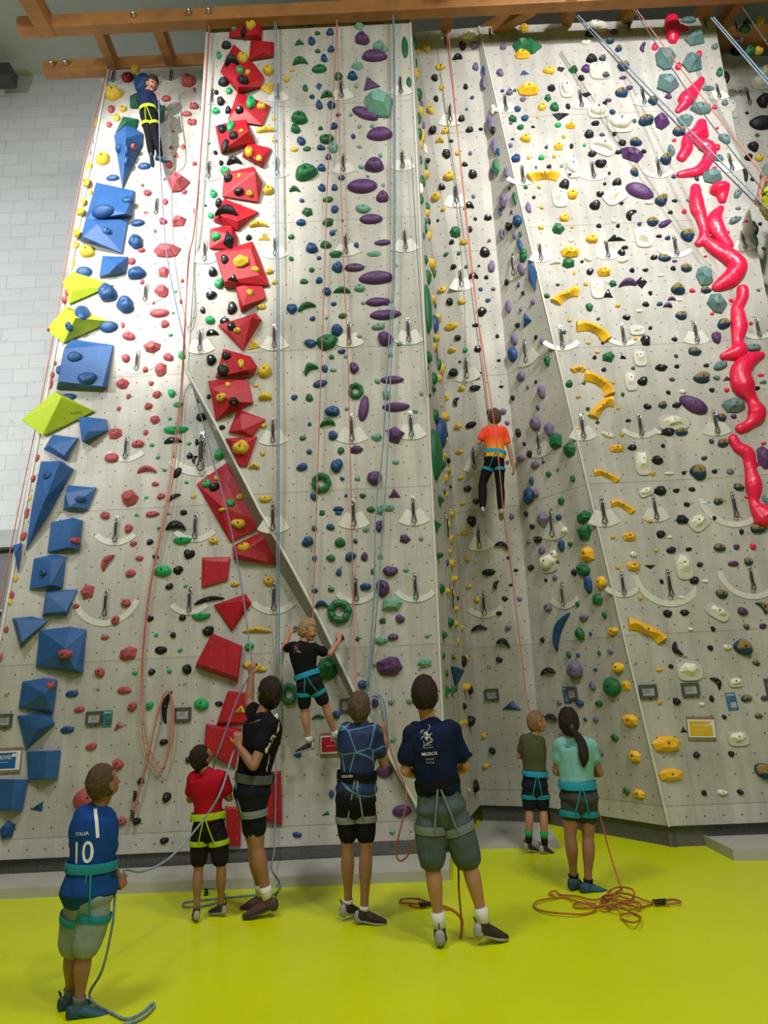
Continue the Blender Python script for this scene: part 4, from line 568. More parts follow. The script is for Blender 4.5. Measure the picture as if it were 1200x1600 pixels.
Oj 295 665 235 115;K 602 833 54 48;W 775 830 100 54;K 940 825 56 54;D 1185 630 210 150
@780 1070 3.75
G 744 624 38 40;Oj 815 640 75 54;Oj 790 420 74 64;L 592 400 30 40
@0 1150 3.53
R 500 350 200 150;R 672 470 44 54;Bt 213 390 95 60 15;Bp 40 522 95 108;K 776 248 38 36;K 918 338 50 56;K 753 470 44 42;K 905 577 48 38;K 1040 130 36 34
@270 1000 4
B 776 1217 60 34;Gt 958 1085 56 36;B 993 962 30 60;K 98 748 38 36
@500 1040 3.479
Ps 445 790 105 66;Ps 350 575 95 66;M 393 903 30 26;M 397 402 30 30;K 847 655 36 70;Y 812 678 16 24
'''
def outline(shape, rnd):
    n = 18
    if shape in 'pt':
        k = rnd.choice((5, 6, 7)) if shape == 'p' else rnd.choice((3, 3, 4)); a0 = rnd.random()*6.28
        if shape == 't': a0 = math.pi/2+rnd.uniform(-.3, .3)*(1 if rnd.random() < .5 else 1)+(math.pi if rnd.random() < .3 else 0)
        return [(a0+2*math.pi*i/k+rnd.uniform(-.22, .22), rnd.uniform(.85, 1.05)) for i in range(k)]
    ph = [rnd.uniform(0, 6.28) for _ in range(4)]; am = {'s': .03, 'u': .02}.get(shape, .09)
    return [(2*math.pi*i/n, 1+am*math.sin(2*2*math.pi*i/n+ph[0])+am*.7*math.sin(3*2*math.pi*i/n+ph[1])+am*.4*math.sin(5*2*math.pi*i/n+ph[2])) for i in range(n)]
def hold_mesh(shape, wd, ht, depth, seed, col):
    """local x = across, y = up the wall, z = out of the wall"""
    rnd = random.Random(seed); V = []; F = []; mi = []
    a, b = wd/2, ht/2
    if shape == 'r':
        ns, nr = 22, 8; rt = min(a, b)*.36
        for i in range(ns):
            t = 2*math.pi*i/ns; bump = 1+.12*math.sin(7*t+seed)+rnd.uniform(-.07, .07)
            for j in range(nr):
                q = 2*math.pi*j/nr; rr = 1-.30+.30*math.cos(q)*bump
                V.append((a*rr*math.cos(t), b*rr*math.sin(t), max(-.01, rt*.9*math.sin(q)*bump+rt*.5)))
        for i in range(ns):
            for j in range(nr): F.append((i*nr+j, ((i+1) % ns)*nr+j, ((i+1) % ns)*nr+(j+1) % nr, i*nr+(j+1) % nr))
        return V, F, [0]*len(F), False
    if shape == 'k' and col == 'O':
        m = 7; th = .66*b
        for i in range(m+1):
            t = -1+2*i/m; cx, cy = a*.95*t, b*(.28-.55*t*t)+.12*b*math.sin(seed+3*t); sl = -1.1*t*b/a; nn_ = Vector((-sl, 1)).normalized(); w2 = .82+.3*t*t
            for o_, z in ((-1.0, -.01), (-1.0, depth*.15), (-.15+.3*math.sin(i*1.3), depth*(.95-.3*t*t)), (.75, depth*(.55)), (1.0, depth*.1), (1.0, -.01)):
                V.append((cx+nn_.x*o_*th*w2, cy+nn_.y*o_*th*w2, z))
        for i in range(m):
            for j in range(5): F.append((i*6+j, (i+1)*6+j, (i+1)*6+j+1, i*6+j+1)[::-1])
        F += [tuple(range(6)), tuple(range(m*6+5, m*6-1, -1))]
        return V, F, [0]*len(F), False
    if shape == 'p' or shape == 't' or (shape == 'j' and col in 'O'):
        if col == 'O' or (shape == 'j'):
            ol = [(R(12+rnd.uniform(-6, 6)), 1.05), (R(60), .85), (R(120), .85), (R(168+rnd.uniform(-6, 6)), 1.05), (R(215), 1.0), (R(270), .72), (R(325), 1.0)]
        else: ol = outline(shape, rnd)
        k = len(ol)
        mx = max(abs(r*math.cos(t)) for t, r in ol); my = max(abs(r*math.sin(t)) for t, r in ol)
        ol = [(r*math.cos(t)/mx*a, r*math.sin(t)/my*b) for t, r in ol]
        V = [(x, y, -.01) for x, y in ol]+[(x, y, depth*.22) for x, y in ol]
        cx, cy = rnd.uniform(-.2, .2)*a, rnd.uniform(.0, .3)*b
        ins = .5 if shape != 't' else .22
        V += [(cx+(x-cx)*ins*rnd.uniform(.85, 1.15), cy+(y-cy)*ins*rnd.uniform(.85, 1.15), depth*rnd.uniform(.8, 1.05)) for x, y in ol]
        V.append((cx, cy, depth*(1.02 if shape != 'j' else .9)))
        for i in range(k):
            j = (i+1) % k; F += [(i, j, k+j, k+i), (k+i, k+j, 2*k+j, 2*k+i), (2*k+i, 2*k+j, 3*k)]
        return V, F, [0]*len(F), False
    ol = outline(shape, rnd); n = len(ol)
    prof = [(1.0, -.01/max(depth, .001)), (1.0, .16), (.93, .45), (.78, .76), (.55, .94), (.28, 1.0)]
    rgd = rnd.uniform(0, 6.28); tiltx, tilty = rnd.uniform(-.25, .25), rnd.uniform(-.1, .35)
    amp = {'s': .0, 'u': .02, 'b': .10, 'j': .12, 'k': .06}.get(shape, .08)
    def pt(x, y, z, rr):
        X, Y = x*a, y*b
        if shape == 'k':
            Y = y*b*.62+b*.38*(1-2.0*x*x); 
        if shape == 'u' and Y > b*.15: Y = b*.15+(Y-b*.15)*.15
        if shape == 'u': Y += b*.3
        z2 = z*(1+tiltx*x+tilty*y) if z > .1 else z
        if shape in 'jb' and z > .5:
            g = math.exp(-((x-.1)**2*5+(y-.35)**2*9)); z2 -= (.42 if shape == 'j' else .16)*g
        if z > .3: z2 += amp*noise.noise(Vector((x*2.2+seed, y*2.2, seed*.37)))*1.6
        return (X, Y, z2*depth)
    for rr, z in prof:
        for t, q in ol: V.append(pt(rr*q*math.cos(t), rr*q*math.sin(t), z, rr))
    V.append(pt(0, 0, 1.0, 0))
    m = len(prof)
    for i in range(m-1):
        for j in range(n): j2 = (j+1) % n; F.append((i*n+j, i*n+j2, (i+1)*n+j2, (i+1)*n+j))
    for j in range(n): F.append(((m-1)*n+j, (m-1)*n+(j+1) % n, m*n))
    if col == 'D':
        for f in F:
            c = sum((Vector(V[i]) for i in f), Vector())/len(f)
            mi.append(1 if (c.z > depth*.62 and c.y > -b*.15) else 0)
    else: mi = [0]*len(F)
    return V, F, mi, True
ent = []
org = (0, 0, 4)
for ln in HOLDS.strip().split('\n'):
    ln = ln.strip()
    if ln.startswith('@'): org = tuple(map(float, ln[1:].split())); continue
    for e in ln.split(';'):
        t = e.split(); s = t[0][1] if len(t[0]) > 1 else 'b'; q = list(map(float, t[1:]))
        ent.append((t[0][0], s, org[0]+q[0]/org[2], org[1]+q[1]/org[2], q[2]/org[2], q[3]/org[2], q[4] if len(q) > 4 else 0))
def noun_of(c, s, ar):
    if ar >= 430: return 'macro_hold'
    if s == 's': return 'sloper_hold'
    if s in 'jkur': return 'jug_hold'
    if s in 'pt': return 'edge_hold'
    return None
knobs = sorted([i for i, e in enumerate(ent) if noun_of(e[0], e[1], e[4]*e[5]) is None], key=lambda i: -ent[i][4]*ent[i][5])
noun = {}
for r_, i in enumerate(knobs): noun[i] = 'knob_hold' if r_ < 290 else 'foothold' if r_ < 580 else 'stuff'
STUFF = MB(); SMATS = list(HM.keys()); rec = []
for i, (c, s, x, y, w_, h_, a_) in enumerate(ent):
    ar = w_*h_; nn = noun.get(i) or noun_of(c, s, ar)
    g = cast(x, y, VB)
    if g is None: continue
    k, p, n, onv = g; r, u = frame(p, n); jr, ju = jac(p, r, u)
    wm, hm = w_/jr, h_/ju
    if a_ and not (-1 < a_ < 1): wm = w_/((jr+ju)/2); hm = h_/((jr+ju)/2)
    if abs(a_) >= 60 and k in 'STD': wm, hm = w_/ju, h_/ju*.9
    else: wm = min(wm, 1.25*hm) if k in 'STX' else wm
    mn = min(wm, hm); dep = min({'s': .42, 'p': .42, 't': .3, 'j': .5, 'u': .5, 'k': .45, 'r': .4}.get(s, .5)*mn, .17)
    if k in 'STX' : dep = max(dep*.8, min(w_/max(jr, 60)*.35, .12))
    if onv: dep *= .9
    # bring the drawn centre under the middle of the hold's depth
    d = ray(x, y); q = p+n*dep*.3; p2 = CC+d*((q-CC).dot(n)/d.dot(n)); p = p2-n*dep*.3
    V, F, mi, sm = hold_mesh(s, wm, hm, dep, i, c)
    ra = R(a_); M = Matrix((r, u, n)).transposed() @ Matrix.Rotation(ra, 3, 'Z')
    if nn == 'stuff':
        STUFF.add([M @ Vector(v)+p for v in V], F, SMATS.index(c) if c != 'D' else SMATS.index('D')); continue
    me = bpy.data.meshes.new(nn); me.from_pydata(V, [], F); me.materials.append(HM[c])
    if c == 'D': me.materials.append(GOLD); me.polygons.foreach_set('material_index', mi)
    me.polygons.foreach_set('use_smooth', [sm]*len(F)); me.update()
    o = bpy.data.objects.new(nn, me); COL.objects.link(o)
    o.matrix_world = Matrix.Translation(p) @ M.to_4x4(); o.rotation_mode = 'XYZ'
    if s != 'r' and ar > 80:
        zt = dep*.8
        bc = Vector((0, hm*.08, 0)); VV, FF = tube_vf([bc, bc+Vector((0, 0, dep*.99))], min(.010, mn*.11), 7, cap=False)
        top = max(v[2] for v in V); VV, FF = tube_vf([bc+Vector((0, 0, top*.5)), bc+Vector((0, 0, top*.975))], min(.010, mn*.11), 7, cap=False)
        bo = bpy.data.objects.new('bolt', bpy.data.meshes.new('bolt')); bo.data.from_pydata([tuple(v) for v in VV], [], FF); bo.data.materials.append(M_BOLT if c != 'K' else M_STEEL); COL.objects.link(bo); bo.parent = o
    if c == 'W' and ar > 200:
        ra2 = random.Random(i); VV = []; FF = []; N = 24
        for lvl, (sc, z) in enumerate(((1.0, -.008), (1.0, .010), (.97, .016))):
            for q in range(N):
                t = 2*math.pi*q/N; ex = .6
                cx_ = math.copysign(abs(math.cos(t))**ex, math.cos(t)); sy_ = math.copysign(abs(math.sin(t))**ex, math.sin(t))
                VV.append((cx_*wm*.62*sc, sy_*hm*.68*sc-hm*.1, z))
        for lvl in range(2):
            for q in range(N): FF.append((lvl*N+q, lvl*N+(q+1) % N, (lvl+1)*N+(q+1) % N, (lvl+1)*N+q))
        FF.append(tuple(range(2*N, 3*N)))
        bo = bpy.data.objects.new('base_rim', bpy.data.meshes.new('base_rim')); bo.data.from_pydata(VV, [], FF); bo.data.materials.append(M_PALE); COL.objects.link(bo); bo.parent = o; bo['label'] = 'pale translucent rim'
    sz = 'large' if ar > 380 else 'mid-sized' if ar > 150 else 'small'
    sh = {'b': 'lumpy', 'j': 'hollowed', 'k': 'curved', 'r': 'ring-shaped', 's': 'smooth', 'p': 'faceted', 't': 'pointed', 'u': 'half-moon'}[s]
    wh = SNAME[k]
    if onv: wh = 'brick-side volumes' if k in 'AX' else 'central wall volumes'
    rec.append((o, HC[c][2].replace('two-tone blue and gold', 'blue-and-gold'), nn, sz, sh, wh, y))
from collections import defaultdict
gr = defaultdict(list)
for t in rec: gr[t[1:6]].append(t)
for key, L in gr.items():
    L.sort(key=lambda t: t[6]); cn, nn, sz, sh, wh = key
    for j, t in enumerate(L):
        lab = f"{sz} {sh} {cn} {nn.replace('_', ' ')}, "+(f'{ordw(j+1)} such down the {wh}' if len(L) > 1 else f'the only one on the {wh}')
        tag(t[0], lab, 'climbing hold', f'{cn} holds on the {wh}')
so = STUFF.build('foot_chip', [HM[k] for k in SMATS]); tag(so, 'tiny plastic foot chips of many colours screwed all over the climbing walls', 'foot chips', kind='stuff')
# ------------------------------------------------------------------ voxel fused meshes
TMP = bpy.data.scenes.new('workbench')
def fused(name, mb, mats, voxel=.006, parent=None, smooth_it=3, noise_amp=0, noise_scale=10, origin=None, dec=None):
    me = bpy.data.meshes.new('t'); me.from_pydata([tuple(v) for v in mb.v], [], mb.f); o = bpy.data.objects.new('t', me); TMP.collection.objects.link(o)
    m = o.modifiers.new('r', 'REMESH'); m.mode = 'VOXEL'; m.voxel_size = voxel; m.use_smooth_shade = True
    if smooth_it: s = o.modifiers.new('s', 'SMOOTH'); s.iterations = smooth_it; s.factor = .5
    TMP.view_layers[0].update(); dg = TMP.view_layers[0].depsgraph; me2 = bpy.data.meshes.new_from_object(o.evaluated_get(dg), depsgraph=dg)
    bpy.data.objects.remove(o); bpy.data.meshes.remove(me)
    me2.materials.clear()
    for mt in (mats if isinstance(mats, (list, tuple)) else [mats]): me2.materials.append(mt)
    if noise_amp:
        nsc = Vector(noise_scale) if isinstance(noise_scale, tuple) else Vector((noise_scale,)*3)
        nm_ = [v.normal.copy() for v in me2.vertices]
        cs = [v.co+n_*(noise_amp*noise.noise(v.co*nsc)+noise_amp*.4*noise.noise(v.co*nsc*2.7)) for v, n_ in zip(me2.vertices, nm_)]
        me2.vertices.foreach_set('co', [c for q in cs for c in q])
    if origin is not None: me2.transform(Matrix.Translation(-Vector(origin)))
    me2.polygons.foreach_set('use_smooth', [True]*len(me2.polygons)); me2.update(); me2.name = name
    r = bpy.data.objects.new(name, me2); COL.objects.link(r)
    if origin is not None: r.location = origin
    if parent: adopt(r, parent)
    return r
# ------------------------------------------------------------------ pink worm holds on the right wall
WORMS = [([[(598, 120, 66), (602, 190, 84), (606, 255, 50)], [(610, 165, 50), (690, 180, 28)]], (900, 0), 'stubby three-lobed'),
  ([[(785, 497, 35), (740, 560, 60), (690, 620, 84), (672, 655, 55), (632, 695, 32)]], (900, 0), 'leaning lumpy'),
  ([[(785, 768, 55), (770, 820, 70), (700, 870, 60), (692, 930, 62), (655, 990, 50)], [(780, 790, 60), (815, 850, 32)]], (900, 0), 'forked'),
  ([[(732, 872, 36), (800, 905, 74), (842, 940, 66), (810, 1020, 62), (760, 1070, 56), (642, 1092, 36)]], (900, 0), 'boomerang-shaped'),
  ([[(900, 1180, 110), (912, 1215, 70), (914, 1252, 44)]], (900, 0), 'balloon-shaped'),
  ([[(748, 1170, 50), (755, 1280, 76), (785, 1370, 60), (800, 1440, 50), (795, 1490, 54), (762, 1525, 40)], [(760, 1320, 60), (808, 1335, 24)], [(800, 1490, 50), (860, 1545, 74), (950, 1600, 92), (1010, 1660, 100), (975, 1730, 96), (920, 1770, 80), (865, 1800, 44)]], (900, 0), 'very long winding'),
  ([[(908, 1298, 36), (865, 1370, 78), (890, 1450, 84), (955, 1540, 56)], [(860, 1400, 40), (832, 1380, 20)]], (900, 0), 'bulging'),
  ([[(1042, 205, 62), (1040, 260, 60), (1008, 330, 64), (1020, 440, 86), (1010, 530, 58), (1015, 595, 88), (915, 630, 40)]], (900, 400), 'bone-like'),
  ([[(1165, 615, 40), (1090, 645, 80), (1030, 720, 108), (1050, 820, 116), (1100, 900, 60), (1130, 980, 96), (1090, 1045, 60), (1022, 1082, 54)]], (900, 400), 'big S-shaped'),
  ([[(980, 1135, 52), (1010, 1190, 60), (1075, 1235, 72), (1090, 1330, 60), (1112, 1430, 86), (1112, 1530, 54), (1140, 1580, 90), (1185, 1630, 140)], [(1095, 1300, 40), (1150, 1304, 18)]], (900, 400), 'dangling tail-like')]
M_PINK = mat('neon_pink_resin', (.86, .012, .075), .35, 0, .06, 5, .15, 60)
for paths, (ox, oy), nm in WORMS:
    mb = MB(); o0 = None
    for path in paths:
        P = []; Rr = []
        for x, y, wd in path:
            X, Y = ox+x/4, oy+y/4; k, p, n, _ = cast(min(X, 1188) if Y < 800 else X, Y) if False else cast(X, Y)
            r, u = frame(p, n); jr, ju = jac(p, r, u); rad = wd/4/jr/2*1.22
            d = ray(X, Y); q = p+n*rad*.2; P.append(CC+d*((q-CC).dot(n)/d.dot(n))); Rr.append(rad)
        V, F = tube_vf(P, Rr, 16, r, .75, smooth_n=7); mb.add(V, F); o0 = o0 or P[0]
    o = fused('worm_hold', mb, M_PINK, .010, None, 4, .006, 9, origin=o0)
    tag(o, f'{nm} hot pink worm-shaped hold on the pink worm wall', 'climbing hold', 'hot pink worm-shaped holds')
# ------------------------------------------------------------------ quickdraws and wear plates
def make_draw():
    e = empty('quickdraw', (0, 0, 0))
    V, F = box_vf((0, .008, .0), .035, .008, .05); mobj('hanger', V, F, M_STEEL, e, False)
    pts = [Vector((.022*math.cos(t)*(1 if math.sin(t) > 0 else .75), .022, -.045+.042*math.sin(t))) for t in [2*math.pi*i/12 for i in range(13)]]
    V, F = tube_vf(pts, .0065, 6, cap=False); mobj('top_carabiner', V, F, M_STEEL, e)
    V, F = tube_vf([Vector((0, .03, -.07)), Vector((.003, .034, -.14)), Vector((0, .032, -.235))], .017, 8, Vector((1, 0, 0)), .5, smooth_n=3); mobj('sling', V, F, M_BLACK, e)
    pts = [Vector((.028*math.cos(t)*(1 if math.sin(t) < 0 else .7), .034, -.275+.05*math.sin(t))) for t in [2*math.pi*i/14 for i in range(15)]]
    V, F = tube_vf(pts, .0078, 6, cap=False); mobj('lower_carabiner', V, F, M_DKSTEEL, e)
    return e
def copy_tree(o, parent=None):
    c = o.copy(); COL.objects.link(c); c.parent = parent
    if parent: c.matrix_parent_inverse = Matrix()
    for ch in (pchild if o is proto else ()): copy_tree(ch, c)
    return c
proto = make_draw(); pchild = [q for q in bpy.data.objects if q.parent == proto]
for q in pchild: q.matrix_parent_inverse = Matrix()
DRAWS = '''A inner|246,312,25 229,445,28 216,550,31 199,684,34 184,809,39 168,923,40 178,112,18 268,110,18
A second|317,680,57 307,804,39 298,920,37
B first|337,34,18 332,140,22 327,253,28 321,378,32 314,515,35
B second|434,28,18 434,133,25 433,248,28 430,372,30 429,510,35 427,656,37 427,788,42 429,912,43
B third|530,22,18 533,128,27 536,243,27 540,367,31 545,505,35 549,650,40 552,782,41 556,902,38
B fourth|622,20,14 625,122,26 628,237,28 632,360,32 637,500,36 641,246,0 641,646,38 645,778,40 648,898,39
S side|655,154,16 678,533,30 694,803,37 702,913,38
C only|695,55,22 702,165,30 711,290,32 719,421,31 729,560,34 740,700,35 748,822,36 756,926,36
D only|802,398,34 821,533,35 842,675,36 862,798,42 879,912,36
E first|765,45,18 788,150,25 815,260,27 842,380,28 875,512,33 907,650,36 939,778,42 970,896,34
E second|905,143,26 924,254,26 946,376,28 971,508,30 997,648,34 1020,777,36 1042,893,40
E third|980,33,18 1002,138,26 1026,249,27 1052,370,30 1083,503,33 1114,643,36 1143,772,38 1170,886,37
E fourth|1100,32,14 1119,133,22 1138,242,26 1158,364,27 1180,498,30
F only|1147,33,20 1165,140,25'''
M_PLATE = mat('wear_plate_white', (.62, .61, .56), .45, 0, .08, 20); first = True
def plate(p, r, u, n, L, kind):
    V = []; F = []; N = 12; a0, a1 = (R(-123), R(-57)) if kind == 1 else (R(-140), R(-45)) if kind == 2 else (R(-175), R(-20))
    r0, r1 = (.50, 1.08) if kind == 1 else (.88, 1.1) if kind == 2 else (1.35, 1.62)
    for i in range(N+1):
        t = a0+(a1-a0)*i/N
        for rr, z in ((r0, 0), (r0, .008), (r1, .008), (r1, 0)): V.append(p+(r*math.cos(t)+u*math.sin(t))*rr*L+n*z)
    for i in range(N):
        for j in range(4): F.append((i*4+j, i*4+(j+1) % 4, (i+1)*4+(j+1) % 4, (i+1)*4+j))
    F += [(0, 1, 2, 3), (N*4+3, N*4+2, N*4+1, N*4)]
    return mobj('wear_plate', V, F, M_PLATE, None, False, origin=p.copy())
for ln in DRAWS.split('\n'):
    hd, pts = ln.split('|'); sec, line = hd.split(); j = 0
    pts = sorted([tuple(map(float, q.split(','))) for q in pts.split()], key=lambda q: q[1])
    for x, y, L in pts:
        if L == 0: continue
        j += 1; k, p, n, onv = cast(x, y); r, u = frame(p, n); jr, ju = jac(p, r, u)
        Lm = L/ju; d = proto if first else copy_tree(proto); first = False
        y_ = n; zz = Vector((0, 0, 1)); zz = (zz-n*zz.dot(n)*(.0 if k in 'CD' else 1)).normalized(); xx = n.cross(zz)*-1; xx = zz.cross(n)*-1
        xx = -zz.cross(n).normalized()*-1; M = Matrix((xx, zz.cross(xx), zz)).transposed()
        if (M @ Vector((0, 1, 0))).dot(n) < 0: M = Matrix((-xx, zz.cross(-xx), zz)).transposed()
        d.location = p+n*.004; d.rotation_euler = M.to_euler(); s = Lm/.325; d.scale = (s, s, s)
        of = {'A': 'brick-side wall', 'B': 'tall central wall', 'S': 'central wall side', 'C': 'recessed back wall', 'D': 'slanted shaded wall', 'E': 'pink worm wall', 'F': 'cropped far wall'}[sec]
        ll = '' if line in ('only', 'side') else {'inner': 'blue-volume ', 'second': 'second ', 'first': 'first ', 'third': 'third ', 'fourth': 'fourth '}[line]
        tag(d, f'black quickdraw, {ordw(j)} from the top in the {ll}line of the {of}', 'quickdraw', f'quickdraws on the {of}')
        if y > 60 and sec != 'F' and sec != 'S':
            kind = 3 if (x, y) in ((1042, 893), (1170, 886), (1143, 772), (168, 923)) else 2 if sec == 'A' or (sec == 'E' and random.random() < .3) or y > 890 else 1
            Lp = Lm if kind != 3 else Lm*.85
            o = plate(p, r, u, n, Lp, kind); tag(o, f'worn white {"fan-shaped" if kind == 1 else "arc-shaped"} plate behind the {ordw(j)} quickdraw of the {ll}line, {of}', 'wear plate', f'white wear plates on the {of}')
# ------------------------------------------------------------------ text and decals
def text_mesh(s, bold=True):
    cu = bpy.data.curves.new('t', 'FONT'); cu.body = s; cu.align_x = 'CENTER'; cu.align_y = 'CENTER'; cu.offset = .005 if bold else 0; cu.resolution_u = 3
    o = bpy.data.objects.new('t', cu); TMP.collection.objects.link(o); TMP.view_layers[0].update(); dg = TMP.view_layers[0].depsgraph; me = bpy.data.meshes.new_from_object(o.evaluated_get(dg), depsgraph=dg)
    V = [v.co.copy() for v in me.vertices]; F = [tuple(p.vertices) for p in me.polygons]; bpy.data.objects.remove(o); bpy.data.meshes.remove(me)
    w_ = max(v.x for v in V)-min(v.x for v in V); return [v/w_ for v in V], F
def rect2d(cx, cy, w_, h_, nx=1, ny=1):
    V = [Vector((cx-w_/2+w_*i/nx, cy-h_/2+h_*j/ny, 0)) for j in range(ny+1) for i in range(nx+1)]
    return V, [(j*(nx+1)+i, j*(nx+1)+i+1, (j+1)*(nx+1)+i+1, (j+1)*(nx+1)+i) for j in range(ny) for i in range(nx)]
def decal(name, VF, x, y, width_px, bv, m, parent, rot=0, lift=.003, up=None, stretch=1, label=None):
    """flat artwork (unit width) printed onto the surface met at a pixel"""
    d = ray(x, y).normalized(); h = bv.ray_cast(CC, d)
    if h[0] is None: return None
    p, n = h[0], h[1]
    if n.dot(d) > 0: n = -n
    u = Vector(up) if up is not None else Vector((0, 0, 1)); r = u.cross(n).normalized(); u = n.cross(r); jr, ju = jac(p, r, u); sc = width_px/jr
    q = Matrix.Rotation(R(rot), 3, 'Z'); V = []; last = 0
    for v in VF[0]:
        v = q @ Vector((v.x*sc, v.y*sc*stretch, 0)); s = p+r*v.x+u*v.y+n*.25; hh = bv.ray_cast(s, -n, .6)
        if hh[0] is not None: last = hh[0]; V.append(hh[0]+n*lift)
        else: V.append(p+r*v.x+u*v.y+n*lift)
    o = mobj(name, V, VF[1], m, parent, False)
    if label: o['label'] = label
    return o
M_WHITEINK = mat('white_ink', (.72, .72, .70), .6); M_GREYINK = mat('grey_ink', (.16, .16, .19), .6); M_PENCIL = mat('marker_black', (.04, .04, .04), .7)
WALLBV = bvh_of([o for _, o, _ in SECT])
wobj = {k: o for k, o, _ in SECT}
for s, x, y, par in (('35', 10, 1087, 'A'), ('36', 153, 1078, 'A'), ('37', 289, 1070, 'A'), ('33', 560, 1054, 'B'), ('35', 656, 1046, 'B'), ('52', 764, 1044, 'C'), ('47', 993, 1038, 'E'), ('46', 1071, 1027, 'E')):
    decal('painted_number', text_mesh(s, False), x, y, 6, WALLBV, M_PENCIL, wobj[par])
# framed route cards, posters, notice boards
M_FRAME = mat('grey_frame', (.07, .075, .08), .4); M_PAPER = mat('card_paper', (.38, .38, .38), .5); M_PLY = mat('plywood_board', (.22, .15, .09), .6, 0, .3, 14)
def plaque(name, x, y, wpx, hpx, rot, layers, label, cat, group=None):
    k, p, n, _ = cast(x, y); r, u = frame(p, n); jr, ju = jac(p, r, u); W, H = wpx/jr, hpx/ju
    if k == 'D': pass
    q = Matrix.Rotation(R(rot), 3, 'Z'); M = Matrix((r, u, n)).transposed() @ q
    e = empty(name, p)
    for nm, cx, cy, a, b_, z0, z1, m in layers:
        V, F = box_vf((cx*W, cy*H, (z0+z1)/2), a*W, b_*H, z1-z0); mobj(nm, [M @ v+p for v in V], F, m, e, False)
    tag(e, label, cat, group); return e, p, M, W, H
def frame_layers():
    L = [('frame', 0, .42, 1, .16, 0, .03, M_FRAME), ('frame', 0, -.42, 1, .16, 0, .03, M_FRAME), ('frame', -.43, 0, .14, .7, 0, .03, M_FRAME), ('frame', .43, 0, .14, .7, 0, .03, M_FRAME), ('route_card', 0, 0, .74, .7, .0, .014, M_PAPER), ('pencil_holder', .05, -.55, .12, .12, 0, .02, M_FRAME)]
    return L+[('printed_lines', -.05, .22-.09*i, .5-(i % 2)*.15, .025, .014, .0155, M_FRAME) for i in range(5)]
for x, y, w_, h_, lab in ((148, 1122, 25, 21, 'beside the narrow dark teal poster'), (8, 1126, 24, 21, 'cut by the photo edge above the blue movie sign'), (286, 1116, 26, 21, 'beside the hanging salmon rope coil'),
                     (543, 1102, 22, 21, 'just above the head of the boy in blue'), (769, 1085, 21, 18, 'on the recessed back wall'), (895, 1083, 15, 20, 'on the slanted shaded wall beside a poster'),
                     (1012, 1080, 27, 21, 'on the pink worm wall next to its slanted edge'), (1078, 1077, 27, 21, 'above the yellow notice board'), (1204, 1073, 18, 26, 'cut by the photo edge of the pink worm wall')):
    plaque('route_card_frame', x, y, w_, h_, 0, frame_layers(), 'small grey framed route card '+lab, 'frame', 'grey framed route cards')
M_POST1 = mat('poster_teal', (.02, .12, .12), .4, 0, .8, 30); M_POST2 = mat('poster_blue', (.03, .09, .2), .4, 0, .9, 20); M_POSTL = mat('poster_light', (.35, .42, .5), .4)
for x, y, w_, h_, m, lab in ((168, 1123, 15, 26, M_POST1, 'narrow dark teal poster beside a framed route card'), (886, 1086, 11, 27, M_POST2, 'narrow blue landscape poster on the slanted shaded wall'), (1143, 1096, 16, 28, M_POST2, 'narrow blue mountain poster on the pink worm wall')):
    plaque('poster', x, y, w_, h_, 0 if x < 1000 else 4, [('sheet', 0, 0, 1, 1, 0, .006, m), ('headline', 0, .38, .8, .1, .006, .008, M_POSTL), ('picture', .1, -.2, .55, .3, .006, .008, M_POSTL if x != 168 else M_FRAME)], lab, 'poster')
M_SHEET = mat('sign_white', (.68, .68, .66), .4)
def notice(x, y, w_, h_, rot, col, text, label, off=0, tw=.62, lift=.12):
    m = mat('sign_'+label.split()[0], col, .4)
    e, p, M, W, H = plaque('notice_board', x, y, w_, h_, rot, [('backing_board', 0, 0, 1.0, 1.0, 0, .015, M_PLY), ('paper_sheet', 0, -.0, .97, .76, .015, .019, M_SHEET), ('colour_panel', -.02, 0, .82, .62, .019, .022, m), ('printed_line', 0, -.06, .45, .015, .022, .0235, M_SHEET), ('round_emblem', .36, .2, .1, .12, .022, .024, M_SHEET)], label, 'sign')
    V, F = text_mesh(text); mobj('lettering', [M @ Vector((v.x*W*tw+off*W, v.y*W*tw*1.25+H*lift, .0245))+p for v in V], F, M_WHITEINK, e, False)
notice(1095, 1138, 43, 37, -3, (.62, .38, .01), 'FOOTLOOSE?', 'yellow notice board on raw wood between the amber jugs', 0)
notice(-2, 1189, 72, 40, 0, (.01, .10, .32), 'SCARY MOVIE?', 'blue movie notice board on raw wood among the blue volumes', 0)
notice(519, 1163, 37, 37, 0, (.42, .004, .03), '12 U', 'red notice board beside the foot of the climbing boy', .1, .3, .2)
